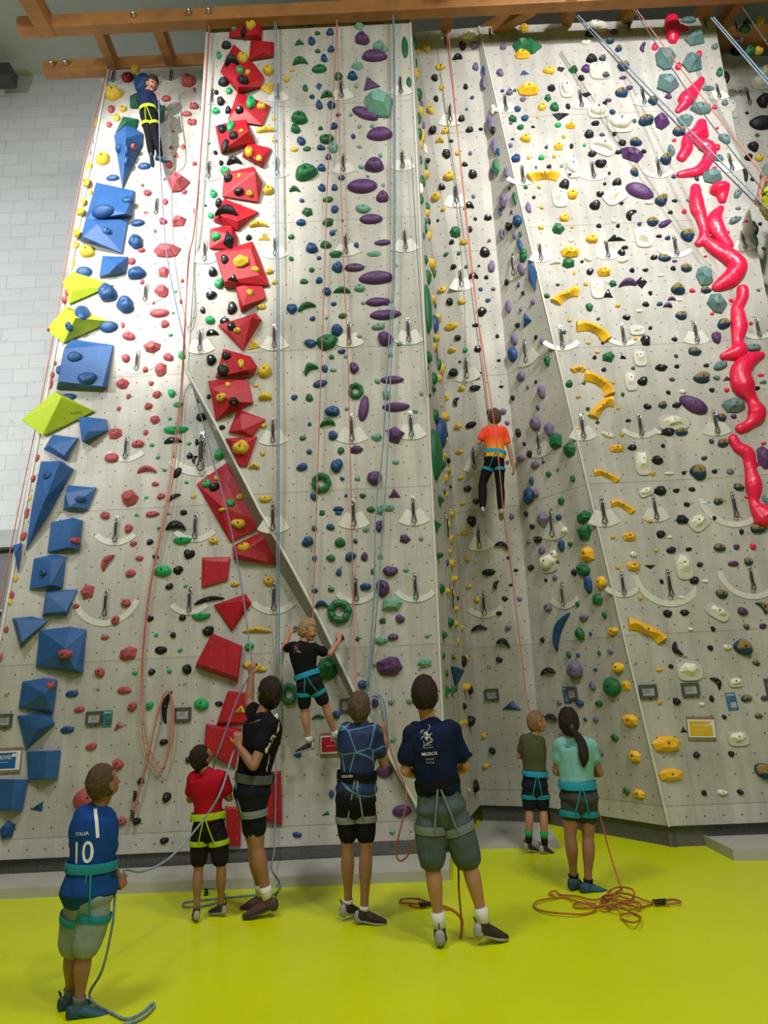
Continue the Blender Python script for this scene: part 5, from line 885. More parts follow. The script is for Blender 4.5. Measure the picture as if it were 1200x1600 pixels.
# ------------------------------------------------------------------ people
SKIN = mat('skin', (.42, .20, .125), .5, 0, .06, 12, .08, 120); SKIN_T = mat('skin_tanned', (.30, .135, .08), .5, 0, .06, 12, .08, 120)
M_EYE = mat('eye_white', (.6, .6, .58), .3); M_IRIS = mat('iris_dark', (.03, .02, .012), .3); M_LIP = mat('lip', (.36, .10, .08), .45)
def hair_mat(n, c):
    return mat('hair_'+n, c, .55, 0, .35, 60, .9, 160, .25)
M_CHALK = mat('rubber_grey', (.30, .30, .29), .6)
def cloth(n, c, rough=.8, var=.08): return mat('cloth_'+n, c, rough, 0, var, 9, .25, 300, .12)
def person(J, Y0, H, label, skin, hair, shirt, bottom, harness, shoes, face, up=(0, 0, 1), headh=None, hands=None, sleeve=.62, leg=.85, g=1.0, hairlen=.0, pony=False, socks=None, hem='hip', group=None, noshirt_over=True, belt_over=True, hairtop=1.0, legw=1.0, bare=()):
    """J: name -> (px, py, dy) pixel of the joint on the photograph and its distance beyond the standing depth Y0"""
    s = H/1.75; P = {}
    for k, v in J.items(): P[k] = aty(v[0], v[1], Y0+(v[2] if len(v) > 2 else 0))
    base = Vector((P['pelvis'].x, P['pelvis'].y, min(P['aL'].z, P['aR'].z)-.05))
    root = empty('person', base); tag(root, label, 'person', group)
    body = MB()
    side = (P['sR']-P['sL']).normalized(); hside = (P['hR']-P['hL']).normalized()
    sw = (P['sR']-P['sL']).length/2; hw = (P['hR']-P['hL']).length/2
    C7 = (P['sL']+P['sR'])/2; neck = P['neck']; wa = P['waist']; pe = P['pelvis']
    chest = C7.lerp(wa, .38)
    # torso: width radius list
    tp = [C7.lerp(neck, .35), C7.lerp(wa, .05), chest, wa, pe.lerp(wa, .3), pe, pe.lerp((P['kL']+P['kR'])/2, .12)]
    tw = [.075*s*g, max(sw*.92, .13*s), max(sw*.93, .145*s)*1.0, .128*s*g, .148*s*g, .160*s*g, .13*s*g]
    tf = [.9, .58, .66, .74, .74, .74, .8]
    V, F = tube_vf(tp, tw, 24, side, tf, smooth_n=4); body.add(V, F)
    # neck and head
    f = Vector(face).normalized(); hu = Vector(up); hu = (hu-f*hu.dot(f)).normalized(); hr = f.cross(hu)
    HM_ = Matrix((hr, f, hu)).transposed(); hh = (headh or .225*(.55+.45*s)); k = hh/.23; hc = P['head']
    def HP(x, y, z): return hc+HM_ @ Vector((x*k, y*k, z*k))
    V, F = tube_vf([C7.lerp(neck, .2), neck, HP(0, -.02, -.05)], [.062*s, .05*s+.006, .048*k], 16, smooth_n=4); body.add(V, F)
    def headfn(d, q):
        q = q.copy()
        if d.z < 0: q.x *= 1+.28*d.z; q.y = q.y*(1+.10*d.z)+.012*(-d.z)
        if d.y > .3 and abs(d.z) < .5: q.y *= .97
        return q*k
    V, F = ball_vf((0, 0, 0), (.076, .096, .112), None, 28, 20, headfn); body.add([hc+HM_ @ v for v in V], F)
    def bl(x, y, z, ax, M=None):
        V, F = ball_vf((0, 0, 0), [a*k for a in ax], M, 12, 8); body.add([HP(x, y, z)+HM_ @ v for v in V], F)
    bl(0, .052, -.075, (.036, .036, .030)); bl(0, .100, -.022, (.010, .018, .020)); bl(0, .088, -.004, (.008, .012, .03))
    bl(-.030, .074, -.030, (.026, .022, .022)); bl(.030, .074, -.030, (.026, .022, .022)); bl(0, .080, .026, (.055, .016, .012))
    for e in (-1, 1):
        bl(e*.078, -.006, -.014, (.010, .020, .031)); bl(e*.084, -.012, .002, (.008, .016, .018))
    # limbs
    for S in 'LR':
        a, e_, w_ = P['s'+S], P['e'+S], P['w'+S]; a2 = C7.lerp(a, .86)
        V, F = tube_vf([C7.lerp(a, .6), a2, a2.lerp(e_, .35), e_], [.05*s*g, .056*s*g, .045*s*g, .036*s*g], 16, smooth_n=4); body.add(V, F)
        V, F = tube_vf([e_, e_.lerp(w_, .3), w_], [.036*s*g, .038*s*g, .0235*s+.001], 16, smooth_n=4); body.add(V, F)
        h_, kn, an, to = P['h'+S], P['k'+S], P['a'+S], P['t'+S]
        V, F = tube_vf([h_, h_.lerp(kn, .35), kn.lerp(h_, .12), kn], [.088*s*g, .078*s*g, .056*s*g, .052*s*g], 18, smooth_n=4); body.add(V, F)
        bk = Vector((0, -.012*s, 0))
        V, F = tube_vf([kn, kn.lerp(an, .3)+bk, kn.lerp(an, .7), an], [.052*s*g, .056*s*g, .037*s*g, .033*s], 16, smooth_n=4); body.add(V, F)
        V, F = tube_vf([an, an+Vector((0, 0, -.03*s))], [.034*s, .030*s], 12); body.add(V, F)
        # hand
        d = (w_-e_).normalized(); hd = (hands or {}).get(S, {}); curl = hd.get('curl', 1.0); d = Vector(hd['dir']).normalized() if 'dir' in hd else d
        pn = Vector(hd.get('palm', (-.6 if S == 'R' else .6, .5, -.2))); pn = (pn-d*pn.dot(d)).normalized(); sd = d.cross(pn)*(1 if S == 'L' else -1)
        hs = s*1.0; body_h = MB()
        V, F = tube_vf([w_-d*.01, w_+d*.035*hs, w_+d*.085*hs], [.024*hs, .036*hs, .038*hs], 14, sd, [.9, .5, .42]); body.add(V, F)
        for q, (off, ln) in enumerate(((-.029, .070), (-.010, .080), (.010, .075), (.028, .058))):
            p0 = w_+d*.085*hs+sd*off*hs; ang = 0; pts = [p0-d*.02*hs, p0]; dd = d
            for seg, fr in enumerate((.44, .31, .25)):
                ang += curl*(.55, .75, .55)[seg]; dd = d*math.cos(ang)+pn*math.sin(ang)+sd*off*1.5*max(0, 1-curl)
                pts.append(pts[-1]+dd*ln*fr*hs)
            V, F = tube_vf(pts, [.0095*hs, .0095*hs, .009*hs, .0085*hs, .0075*hs], 10); body.add(V, F)
        p0 = w_+d*.03*hs-sd*.026*hs; t1 = (d*.55-sd*.75+pn*.25).normalized(); t2 = (d*.8-sd*.25+pn*(.3+.5*curl)).normalized()
        V, F = tube_vf([p0, p0+t1*.035*hs, p0+t1*.035*hs+t2*.030*hs, p0+t1*.035*hs+t2*.052*hs], [.014*hs, .012*hs, .0105*hs, .008*hs], 10); body.add(V, F)
    sk = fused('body', body, skin, .0048, root, 2)
    # face details
    for e in (-1, 1):
        V, F = ball_vf((0, 0, 0), (.0115*k, .008*k, .0062*k), None, 12, 8); mb = MB(); mb.add([HP(e*.030, .0825, .004)+HM_ @ v for v in V], F)
        V, F = ball_vf((0, 0, 0), (.0054*k, .004*k, .0054*k), None, 10, 6); mb.add([HP(e*.030, .0885, .004)+HM_ @ v for v in V], F, 1)
        mb.build('eye', [M_EYE, M_IRIS], root)
        V, F = tube_vf([HP(e*.014, .097, .021), HP(e*.032, .094, .027), HP(e*.047, .082, .021)], [.0022*k, .0034*k, .0018*k], 6, smooth_n=3); mobj('eyebrow', V, F, hair, root)
    V, F = tube_vf([HP(-.024, .082, -.062), HP(-.008, .093, -.060), HP(.008, .093, -.060), HP(.024, .082, -.062)], [.002*k, .0055*k, .0055*k, .002*k], 8, Vector(hr), .7, smooth_n=3); mobj('lips', V, F, M_LIP, root)
    # hair
    def hairfn(d, q):
        q = q.copy(); up_ = d.z
        front = d.y > .30+.9*max(0, .30-abs(d.z-.3)) and d.z < .62
        facey = (d.y > .40 and d.z < .44+.12*noise.noise(Vector((d.x*5, H, 0)))) or (d.y > .05 and d.z < .12)
        low = d.z < -.62-hairlen
        n_ = 1+.07*noise.noise(Vector((d.x*6, d.y*6, d.z*3+H*3)))+.05*noise.noise(Vector((d.x*21, d.y*21, d.z*5)))
        q *= n_*(1.0+.03*max(0, d.z)*hairtop)
        if facey or low: q *= .80
        elif d.z < 0: q.x *= 1+.22*d.z
        return q*k
    V, F = ball_vf((0, 0, 0), (.0885, .110, .129), None, 64, 44, hairfn)
    hb = MB(); hb.add([HP(0, -.008, .004)+HM_ @ v for v in V], F)
    if pony:
        V, F = tube_vf([HP(0, -.095, .02), HP(0, -.125, -.02), C7+Vector((.02, -.135*s, .03)), C7.lerp(wa, .35)+Vector((.03, -.155*s, 0)), C7.lerp(wa, .66)+Vector((.025, -.14*s, 0))], [.022, .026, .036, .042, .012], 14, side, .7, smooth_n=6); hb.add(V, F)
    ho = hb.build('hair', hair, root)
    if pony:
        V, F = tube_vf([HP(0, -.108, .0), HP(0, -.122, -.016)], .028, 10); mobj('hair_tie', V, F, M_BLACK, ho)
    # shirt
    sm, sh_hem = shirt; mb = MB(); hemp = wa.lerp(pe, sh_hem)
    tp2 = [C7.lerp(neck, .30), C7.lerp(wa, .04), chest, wa, hemp]
    wr = lambda t: .128*s*g*(1-t)+.160*s*g*t
    V, F = tube_vf(tp2, [.094*s*g, tw[1]+.022, tw[2]+.024, .128*s*g+.022, wr(sh_hem)+(.036 if sh_hem > .5 else .020)], 28, side, [.9, .74, .76, .82, .82], smooth_n=5); mb.add(V, F)
    for S in 'LR':
        a, e_ = P['s'+S], P['e'+S]; a2 = C7.lerp(a, .86); V, F = tube_vf([C7.lerp(a, .55), a2, a2.lerp(e_, sleeve*.5), a2.lerp(e_, sleeve)], [.062*s*g, .074*s*g, .067*s*g, .068*s*g], 18, smooth_n=4); mb.add(V, F)
    so_ = fused('shirt', mb, sm, .0075, root, 3, .015*s, (9, 9, 4.5))
    # trousers or shorts
    bm_, = bottom[:1]; mb = MB()
    V, F = tube_vf([wa.lerp(pe, .35), pe.lerp(wa, .3), pe, pe.lerp((P['kL']+P['kR'])/2, .14)], [.145*s*g+.006, .152*s*g+.008, .166*s*g+.012, .14*s*g+.01], 26, hside, [.78, .78, .80, .85], smooth_n=4); mb.add(V, F)
    for S in 'LR':
        h_, kn, an = P['h'+S], P['k'+S], P['a'+S]
        if leg <= 1: pts = [h_, h_.lerp(kn, .4*leg), h_.lerp(kn, leg)]; rr = [.096*s*g, (.088*s*g+.004)*legw, (.070*s*g+.010)*legw]
        else: pts = [h_, h_.lerp(kn, .5), kn, kn.lerp(an, .4), kn.lerp(an, .93)]; rr = [.098*s*g, .088*s*g, .073*s*g, .075*s*g, .054*s*g]
        V, F = tube_vf(pts, rr, 20, smooth_n=4); mb.add(V, F)
    po = fused('shorts' if leg <= 1 else 'trousers', mb, bm_, .0075, root, 3, .010*s, (11, 11, 5))
    # harness
    hm = harness[0]; hb = empty('harness', pe); adopt(hb, root)
    def band(name, pts, rad, side_, fl, m, par): V, F = tube_vf(pts, rad, 30, side_, fl, cap=False); F = F[:-2]; o = mobj(name, V, F, m, par, False); md = o.modifiers.new('s', 'SOLIDIFY'); md.thickness = .004; md.offset = 1; return o
    ax = (wa-pe).normalized(); wc = wa.lerp(pe, harness[1] if len(harness) > 1 else .35)
    tb = harness[1] if len(harness) > 1 else .35; rw = (.128*(1-tb)+.160*tb)*s*g+.019+(.011 if sh_hem > .45 else 0); band('waist_belt', [wc-ax*.034*s, wc-ax*.014*s, wc+ax*.014*s, wc+ax*.034*s], [rw+.004, rw+.006, rw+.006, rw+.003], side, [.84]*4, hm, hb)
    legs = {}
    for S in 'LR':
        h_, kn = P['h'+S], P['k'+S]; ax2 = (h_-kn).normalized(); lc = h_.lerp(kn, .30)
        rl = (.084*s*g+.003) +.006 if leg > 1 else (.089*s*g+.004)*max(legw, 1)
        band('leg_loop', [lc-ax2*.026*s, lc, lc+ax2*.026*s], [rl+.001, rl+.004, rl+.003], side, [1]*3, harness[2] if len(harness) > 2 else hm, hb); legs[S] = (lc, rl)
        back = Vector((0, -1, 0)) if f.y > -2 else 0
    n_b = (side.cross(Vector((0, 0, 1)))).normalized(); n_b = -n_b if n_b.y > 0 else n_b   # towards the viewer's side: the back
    for S, sg in (('L', -1), ('R', 1)):
        lc, rl = legs[S]; p0 = wc+n_b*(rw*.84+.004)+side*sg*.012*s-ax*.03*s; p2 = lc+n_b*(rl+.006)+side*sg*(-.01)
        V, F = tube_vf([p0, p0.lerp(p2, .5)+n_b*.012, p2], .0065*s+.001, 8, smooth_n=5); mobj('elastic_strap', V, F, harness[2] if len(harness) > 2 else hm, hb)
        p0 = wc+side*sg*(rw*.93)+n_b*.02; V, F = tube_vf([p0+ax*.0, p0-ax*.055*s+side*sg*.012, p0-ax*.03*s+n_b*.06*s], .0045, 6, smooth_n=6); mobj('gear_loop', V, F, M_BLACK, hb)
    fr = -n_b; p0 = wc+fr*(rw*.84+.002); V, F = tube_vf([p0+ax*.02, p0+fr*.03-ax*.03*s, p0-ax*.09*s], .011, 8, smooth_n=5); mobj('belay_loop', V, F, M_BLACK, hb)
    # shoes, socks
    um, sm2 = shoes[:2]
    for S in 'LR':
        an, to, kn = P['a'+S], P['t'+S], P['k'+S]; fd = (to-an); dn = Vector((0, 0, -1)) if abs(fd.normalized().z) < .75 else Vector((0, -1, -.2)).normalized()
        fl_ = Vector((fd.x, fd.y, fd.z*.6)); L = .215*s*(1.0 if fl_.length > 0 else 1); fdn = fl_.normalized(); heel = an-fdn*.045*s+dn*.055*s; toe = heel+fdn*min(max((to-heel).length, .17*s), .25*s); sdv = fdn.cross(dn).normalized()
        mb = MB(); V, F = tube_vf([heel-dn*.012*s, heel.lerp(toe, .3)-dn*.018*s, heel.lerp(toe, .65)-dn*.008*s, toe-dn*.002*s], [.034*s, .038*s, .043*s, .026*s], 16, sdv, [1.0, 1.0, .75, .6], smooth_n=4); mb.add(V, F)
        V, F = tube_vf([heel-dn*.01*s+fdn*.03*s, an-dn*.006*s], [.040*s, .040*s], 14); mb.add(V, F)
        sh = fused('shoe', mb, um, .005, root, 3)
        mb = MB(); V, F = tube_vf([heel+dn*.016*s, heel.lerp(toe, .35)+dn*.018*s, heel.lerp(toe, .7)+dn*.018*s, toe+dn*.012*s], [.036*s, .036*s, .045*s, .028*s], 16, sdv, .34, smooth_n=4); mb.add(V, F)
        V, F = tube_vf([heel-dn*.02*s-fdn*.006, heel+dn*.012*s-fdn*.004], [.033*s, .037*s], 14); mb.add(V, F)
        if len(shoes) > 2 or True: fused('sole', mb, sm2, .005, sh, 2)
        for q in (.38, .55):
            c = heel.lerp(toe, q)-dn*(.034-.02*q)*s; V, F = box_vf(c, .05*s, .022*s, .026*s, Matrix((sdv, fdn, -dn)).transposed()); mobj('strap', V, F, shoes[2] if len(shoes) > 2 else M_BLACK, sh)
        V, F = tube_vf([heel-dn*.05*s-fdn*.02*s, heel-dn*.085*s-fdn*.035*s, heel-dn*.06*s-fdn*.015*s], .004, 6, smooth_n=4); mobj('pull_loop', V, F, M_BLACK, sh)
        if socks:
            for (t0, t1, m) in socks:
                V, F = tube_vf([an.lerp(kn, t0), an.lerp(kn, (t0+t1)/2), an.lerp(kn, t1)], [.037*s+.001+(t0*.02), .038*s+.001+(t0+t1)*.01, .040*s+t1*.03], 16, cap=False); mobj('sock', V, F, m, root)
    return root, P, dict(shirt=so_, bottom=po, body=sk, C7=C7, wa=wa, pe=pe, wc=wc, rw=rw, nb=n_b, harness=hb, s=s)
# cloth materials with a pattern of their own
def hex_shirt():
    m = bpy.data.materials.new('cloth_blue_cell_print'); m.use_nodes = True; nt = m.node_tree; b = nt.nodes['Principled BSDF']; b.inputs['Roughness'].default_value = .7
    tc = nt.nodes.new('ShaderNodeTexCoord'); vo = nt.nodes.new('ShaderNodeTexVoronoi'); vo.feature = 'DISTANCE_TO_EDGE'; vo.inputs['Scale'].default_value = 6.5; vo.inputs['Randomness'].default_value = .75
    mp = nt.nodes.new('ShaderNodeMapping'); mp.inputs['Scale'].default_value = (1, .35, 1); nt.links.new(tc.outputs['Object'], mp.inputs[0]); nt.links.new(mp.outputs[0], vo.inputs['Vector'])
    ln = math_n(nt, 'SUBTRACT', 1.0, math_n(nt, 'MULTIPLY', vo.outputs['Distance'], 22.0), True); ln = math_n(nt, 'POWER', ln, 1.6)
    nz = nt.nodes.new('ShaderNodeTexNoise'); nz.inputs['Scale'].default_value = 5; nt.links.new(tc.outputs['Object'], nz.inputs['Vector'])
    ra = nt.nodes.new('ShaderNodeMix'); ra.data_type = 'RGBA'; ra.inputs['A'].default_value = (.002, .008, .024, 1); ra.inputs['B'].default_value = (.005, .028, .15, 1); nt.links.new(nz.outputs['Fac'], ra.inputs['Factor'])
    mx = nt.nodes.new('ShaderNodeMix'); mx.data_type = 'RGBA'; nt.links.new(math_n(nt, 'MULTIPLY', ln, .75), mx.inputs['Factor']); nt.links.new(ra.outputs['Result'], mx.inputs['A']); mx.inputs['B'].default_value = (.16, .42, .58, 1)
    nt.links.new(mx.outputs['Result'], b.inputs['Base Color']); return m
def grad_shirt(z0, z1):
    m = bpy.data.materials.new('cloth_orange_fade'); m.use_nodes = True; nt = m.node_tree; b = nt.nodes['Principled BSDF']; b.inputs['Roughness'].default_value = .8
    tc = nt.nodes.new('ShaderNodeTexCoord'); sp = nt.nodes.new('ShaderNodeSeparateXYZ'); nt.links.new(tc.outputs['Generated'], sp.inputs[0])
    cr = nt.nodes.new('ShaderNodeValToRGB'); cr.color_ramp.elements[0].position = .16; cr.color_ramp.elements[0].color = (.85, .42, .01, 1); cr.color_ramp.elements[1].position = .62; cr.color_ramp.elements[1].color = (.85, .055, .01, 1)
    nt.links.new(sp.outputs[2], cr.inputs[0]); nt.links.new(cr.outputs[0], b.inputs['Base Color']); return m
TEAL = cloth('harness_teal', (.02, .24, .30)); CYAN = cloth('harness_cyan', (.02, .30, .46)); LIMEW = cloth('harness_lime', (.38, .55, .02)); BLK = cloth('black', (.007, .007, .009)); GREYW = cloth('harness_grey', (.20, .23, .23))
NAVY = cloth('navy', (.006, .012, .042)); SW = cloth('white_sock', (.66, .66, .63)); HB = hair_mat('brown', (.085, .05, .028)); HD = hair_mat('dark_brown', (.022, .012, .008)); HBL = hair_mat('blond', (.34, .23, .12)); HSH = hair_mat('short_brown', (.10, .065, .04))
SHOE_GR = (mat('shoe_black_red', (.03, .012, .012), .7), M_CHALK, mat('strap_red', (.35, .02, .02), .7)); SHOE_BL = (mat('shoe_blue', (.02, .09, .14), .7), mat('sole_blue', (.012, .045, .07), .6), TEAL); SHOE_VAN = (mat('shoe_plum', (.075, .03, .03), .8), mat('sole_dark', (.03, .03, .035), .6), mat('shoe_plum', (.075, .03, .03)))
SHOE_BK = (mat('shoe_black', (.02, .02, .02), .7), mat('sole_beige', (.34, .31, .25), .6), M_BLACK)
def footY(px, py): return atz(px, py, 0).y
people = {}
def mk(key, *a, **k):
    r = person(*a, **k); people[key] = r; return r
blueI = cloth('royal_blue', (.010, .055, .24)); greyshort = cloth('grey_green_shorts', (.24, .30, .28))
mk('italia', dict(head=(162, 1224), neck=(154, 1256), sL=(129, 1273, -.02), sR=(169, 1277, .02), eL=(118, 1335, .08), wL=(150, 1368, .28), eR=(170, 1343, .02), wR=(184, 1368, .12), waist=(144, 1345), pelvis=(139, 1396), hL=(125, 1408), hR=(152, 1408),
    kL=(114, 1484, .06), kR=(133, 1486, -.02), aL=(109, 1556, .10), aR=(123, 1570, -.02), tL=(150, 1565, .18), tR=(172, 1582, .02)), footY(120, 1588), 1.34, 'boy in a royal blue football shirt with number ten and teal harness, holding a rope',
    SKIN_T, HB, (blueI, .92), (greyshort,), (TEAL, .12), SHOE_BL, (.45, .75, .42), (0, 0, 1), None, {'R': dict(curl=1.1, dir=(.3, .3, -.6))}, sleeve=.72, leg=.88, g=1.03, legw=1.22, socks=[(.02, .16, cloth('sock_grey', (.15, .15, .15)))], hairlen=-.1)
redT = cloth('crimson', (.38, .006, .018))
mk('red', dict(head=(315, 1184), neck=(319, 1203), sL=(299, 1215), sR=(350, 1213), eL=(296, 1250, .04), wL=(309, 1246, .25), eR=(359, 1248, .04), wR=(347, 1240, .25), waist=(325, 1258), pelvis=(326, 1292), hL=(313, 1298), hR=(340, 1298),
    kL=(310, 1360), kR=(346, 1358), aL=(307, 1422), aR=(345, 1414, .1), tL=(304, 1431, .16), tR=(328, 1418, .15)), footY(320, 1440), 1.25, 'small boy in a crimson shirt, black shorts and lime green harness looking up',
    SKIN_T, HD, (redT, .5), (cloth('black_red_shorts', (.014, .010, .012)),), (LIMEW, .45), SHOE_BK, (.5, .55, .65), (-.1, -.5, .9), None, None, sleeve=.6, leg=.72, g=.98, legw=1.12)
mk('man', dict(head=(420, 1084, .02), neck=(410, 1117), sL=(400, 1124, .15), sR=(424, 1134, -.17), eL=(389, 1096, .34), wL=(393, 1056, .36), eR=(396, 1197, -.27), wR=(373, 1166, -.12), waist=(398, 1200), pelvis=(394, 1236), hL=(391, 1245, .07), hR=(396, 1246, -.07),
    kL=(398, 1326, .10), kR=(402, 1326, -.06), aL=(408, 1398, .22), aR=(418, 1405, -.04), tL=(376, 1413, .2), tR=(380, 1427, -.06)), footY(405, 1432), 1.74, 'man in black with a tan, reaching up to hold the blue climbing rope',
    SKIN_T, HD, (BLK, .35), (cloth('black_shorts', (.010, .012, .016)),), (cloth('harness_black_grey', (.10, .11, .11)), .4, GREYW), SHOE_VAN, (-.55, .75, .5), (0, 0, 1), .26, {'L': dict(curl=1.35, dir=(0, .05, 1), palm=(.3, .9, 0)), 'R': dict(curl=1.3, dir=(-.1, .2, 1), palm=(-.2, .9, 0))}, sleeve=.5, leg=.62, g=1.05, socks=[(.0, .25, SW), (.13, .155, mat('sock_yellow', (.5, .35, .05)))])
mk('climbkid', dict(head=(481, 985), neck=(475, 1003), sL=(455, 1010), sR=(492, 1013), eL=(443, 1014, .08), wL=(453, 990, .22), eR=(515, 1022, .05), wR=(530, 1001, .14), waist=(476, 1044), pelvis=(483, 1067), hL=(475, 1072), hR=(493, 1071),
    kL=(476, 1112, .05), kR=(509, 1104, .06), aL=(483, 1161, .08), aR=(525, 1152, .14), tL=(462, 1172, .1), tR=(533, 1172, .22)), 6.86, 1.28, 'blond boy in a black shirt climbing low on the wall, looking back over his shoulder',
    SKIN, HBL, (BLK, .25), (cloth('charcoal_shorts', (.014, .014, .017)),), (CYAN, .45), SHOE_GR, (.85, -.22, -.22), (0, 0, 1), .21, {'L': dict(curl=1.3, dir=(.15, .3, .9), palm=(.2, .9, 0)), 'R': dict(curl=1.25, dir=(.1, .2, 1), palm=(-.2, .9, 0))}, sleeve=.62, leg=.70, g=.98, socks=[(.02, .2, SW)], legw=1.05)
mk('hex', dict(head=(562, 1107), neck=(563, 1131), sL=(538, 1141), sR=(589, 1143), eL=(533, 1178, .12), wL=(560, 1165, .32), eR=(600, 1196, .04), wR=(599, 1150, .14), waist=(558, 1207), pelvis=(556, 1250), hL=(542, 1258), hR=(570, 1258),
    kL=(543, 1328, .02), kR=(572, 1330, -.02), aL=(544, 1412, .08), aR=(569, 1423, -.03), tL=(561, 1416, .14), tR=(602, 1432, -.05)), footY(572, 1442), 1.60, 'teenage boy in a dark blue shirt printed with glowing cells, belaying with raised hand',
    SKIN_T, HSH, (hex_shirt(), .6), (cloth('black_tights', (.008, .008, .010)),), (BLK, .1, GREYW), SHOE_GR, (.1, 1, .12), (0, 0, 1), .23, {'R': dict(curl=1.3, dir=(-.05, .2, 1), palm=(-.5, .8, 0))}, sleeve=.60, leg=.66, g=.97, socks=[(.0, .08, SW)])
mk('navy', dict(head=(664, 1087), neck=(668, 1120), sL=(642, 1143), sR=(708, 1141), eL=(633, 1205, .0), wL=(655, 1212, .22), eR=(727, 1198, .05), wR=(709, 1208, .28), waist=(682, 1215), pelvis=(690, 1262), hL=(674, 1272), hR=(708, 1272),
    kL=(675, 1347), kR=(732, 1346), aL=(687, 1452, .02), aR=(757, 1443), tL=(690, 1468, .2), tR=(792, 1458, .06)), footY(725, 1478), 1.76, 'tall boy in a navy shirt with white sponsor prints and grey shorts',
    SKIN, HD, (NAVY, .38), (cloth('grey_shorts', (.075, .095, .105)),), (BLK, .18, cloth('loop_grey', (.17, .19, .19))), SHOE_GR, (.12, 1, .1), (0, 0, 1), .25, None, sleeve=.66, leg=.90, g=.96, legw=1.25, socks=[(-.02, .26, SW)])
mk('olive', dict(head=(839, 1129), neck=(835, 1148), sL=(818, 1154), sR=(845, 1158), eL=(811, 1182, .05), wL=(825, 1182, .22), eR=(848, 1190, .05), wR=(852, 1174, .22), waist=(836, 1198), pelvis=(836, 1228), hL=(827, 1234), hR=(845, 1234),
    kL=(827, 1269), kR=(849, 1269), aL=(826, 1318), aR=(851, 1322, -.05), tL=(840, 1327, .05), tR=(866, 1332, -.02)), footY(838, 1333), 1.33, 'boy in an olive shirt and cyan harness seen from behind, face turned sideways',
    SKIN, HBL if False else hair_mat('sandy', (.26, .14, .065)), (cloth('olive', (.070, .082, .035)), .2), (cloth('navy_shorts', (.010, .013, .028)),), (CYAN, .35, TEAL), SHOE_BK, (.95, .3, .08), (0, 0, 1), .21, None, sleeve=.62, leg=.68, g=.97, socks=[(.2, .42, cloth('sock_green', (.02, .30, .08))), (.0, .2, BLK)], legw=1.1)
mk('woman', dict(head=(888, 1129), neck=(890, 1152), sL=(873, 1163), sR=(925, 1164), eL=(869, 1206, .05), wL=(884, 1208, .25), eR=(937, 1208, .02), wR=(922, 1210, .22), waist=(901, 1211), pelvis=(904, 1246), hL=(892, 1254), hR=(917, 1254),
    kL=(891, 1308), kR=(919, 1309), aL=(897, 1372, .08), aR=(919, 1380), tL=(912, 1378, .16), tR=(947, 1386, .02)), footY(918, 1394), 1.60, 'girl with a long dark ponytail in an aqua shirt and cyan harness',
    SKIN_T, HD, (cloth('aqua', (.19, .44, .43)), .2), (cloth('grey_marl_shorts', (.05, .05, .052), .8, .4),), (CYAN, .42, TEAL), SHOE_BL, (.0, 1, .25), (0, 0, 1), .225, None, sleeve=.5, leg=.42, g=.98, pony=True, socks=[(.0, .09, BLK)], hairlen=.1)
# the two on the upper walls
kz, pc, nc_, _ = cast(772, 720); Yo = pc.y-.42
mk('orange', dict(head=(773, 653), neck=(772, 665), sL=(757, 672), sR=(788, 673), eL=(748, 692, .03), wL=(756, 684, .2), eR=(796, 701), wR=(801, 728, .02), waist=(774, 702), pelvis=(772, 719), hL=(765, 724), hR=(780, 724),
    kL=(754, 756, .04), kR=(781, 757), aL=(754, 794), aR=(783, 797), tL=(754, 808, .12), tR=(783, 811, .12)), Yo, 1.24, 'boy in an orange to yellow fading shirt hanging on a rope, halfway up the bay',
    SKIN, HSH, (grad_shirt(0, 1), .55), (BLK,), (CYAN, .35, TEAL), (mat('shoe_drab', (.09, .085, .07), .7), M_CHALK, M_BLACK), (.1, 1, .25), (0, -.1, 1), .20, {'R': dict(curl=.45, dir=(.1, .1, -1))}, sleeve=.62, leg=1.2, g=.95, socks=[(-.02, .12, SW)])
_, pa, _, _ = cast(232, 190); Yt = pa.y-.38
mk('top', dict(head=(238, 132), neck=(231, 142), sL=(222, 148), sR=(238, 149), eL=(220, 163, .1), wL=(228, 160, .24), eR=(247, 166, -.02), wR=(247, 151, .0), waist=(231, 168), pelvis=(233, 181), hL=(228, 186), hR=(240, 186),
    kL=(233, 214, .05), kR=(244, 212, .05), aL=(237, 243, .03), aR=(250, 245, .1), tL=(239, 260, .12), tR=(259, 249, .12)), Yt, 1.22, 'dark-haired boy in navy with a lime harness at the very top of the brick-side wall',
    SKIN_T, HD, (NAVY, .3), (BLK,), (LIMEW, .4), SHOE_BL, (.5, -.6, -.6), (0, -.1, 1), .205, {'R': dict(curl=1.2, dir=(-.1, 0, 1))}, sleeve=.95, leg=1.2, g=.95)
_, pf, _, _ = cast(1190, 300); Yf = min(pf.y-.45, 6.9)
mk('cropped', dict(head=(1222, 236), neck=(1215, 252), sL=(1200, 262), sR=(1232, 262), eL=(1192, 284, -.05), wL=(1186, 304, -.05), eR=(1242, 285), wR=(1240, 262, .2), waist=(1212, 296), pelvis=(1210, 318), hL=(1202, 323), hR=(1220, 323),
    kL=(1206, 338, .25), kR=(1226, 338, .25), aL=(1208, 362, .4), aR=(1228, 362, .4), tL=(1208, 366, .5), tR=(1228, 366, .5)), Yf, 1.6, 'climber in a grey-green top cut off by the photo edge, high on the far wall',
    SKIN_T, HD, (cloth('grey_green_top', (.10, .14, .11)), .3), (cloth('mustard_trousers', (.34, .36, .01)),), (LIMEW, .4), SHOE_BK, (.2, 1, .3), (0, 0, 1), .23, {'L': dict(curl=1.1, dir=(-.2, 0, -1))}, sleeve=.62, leg=.9, g=1.0)
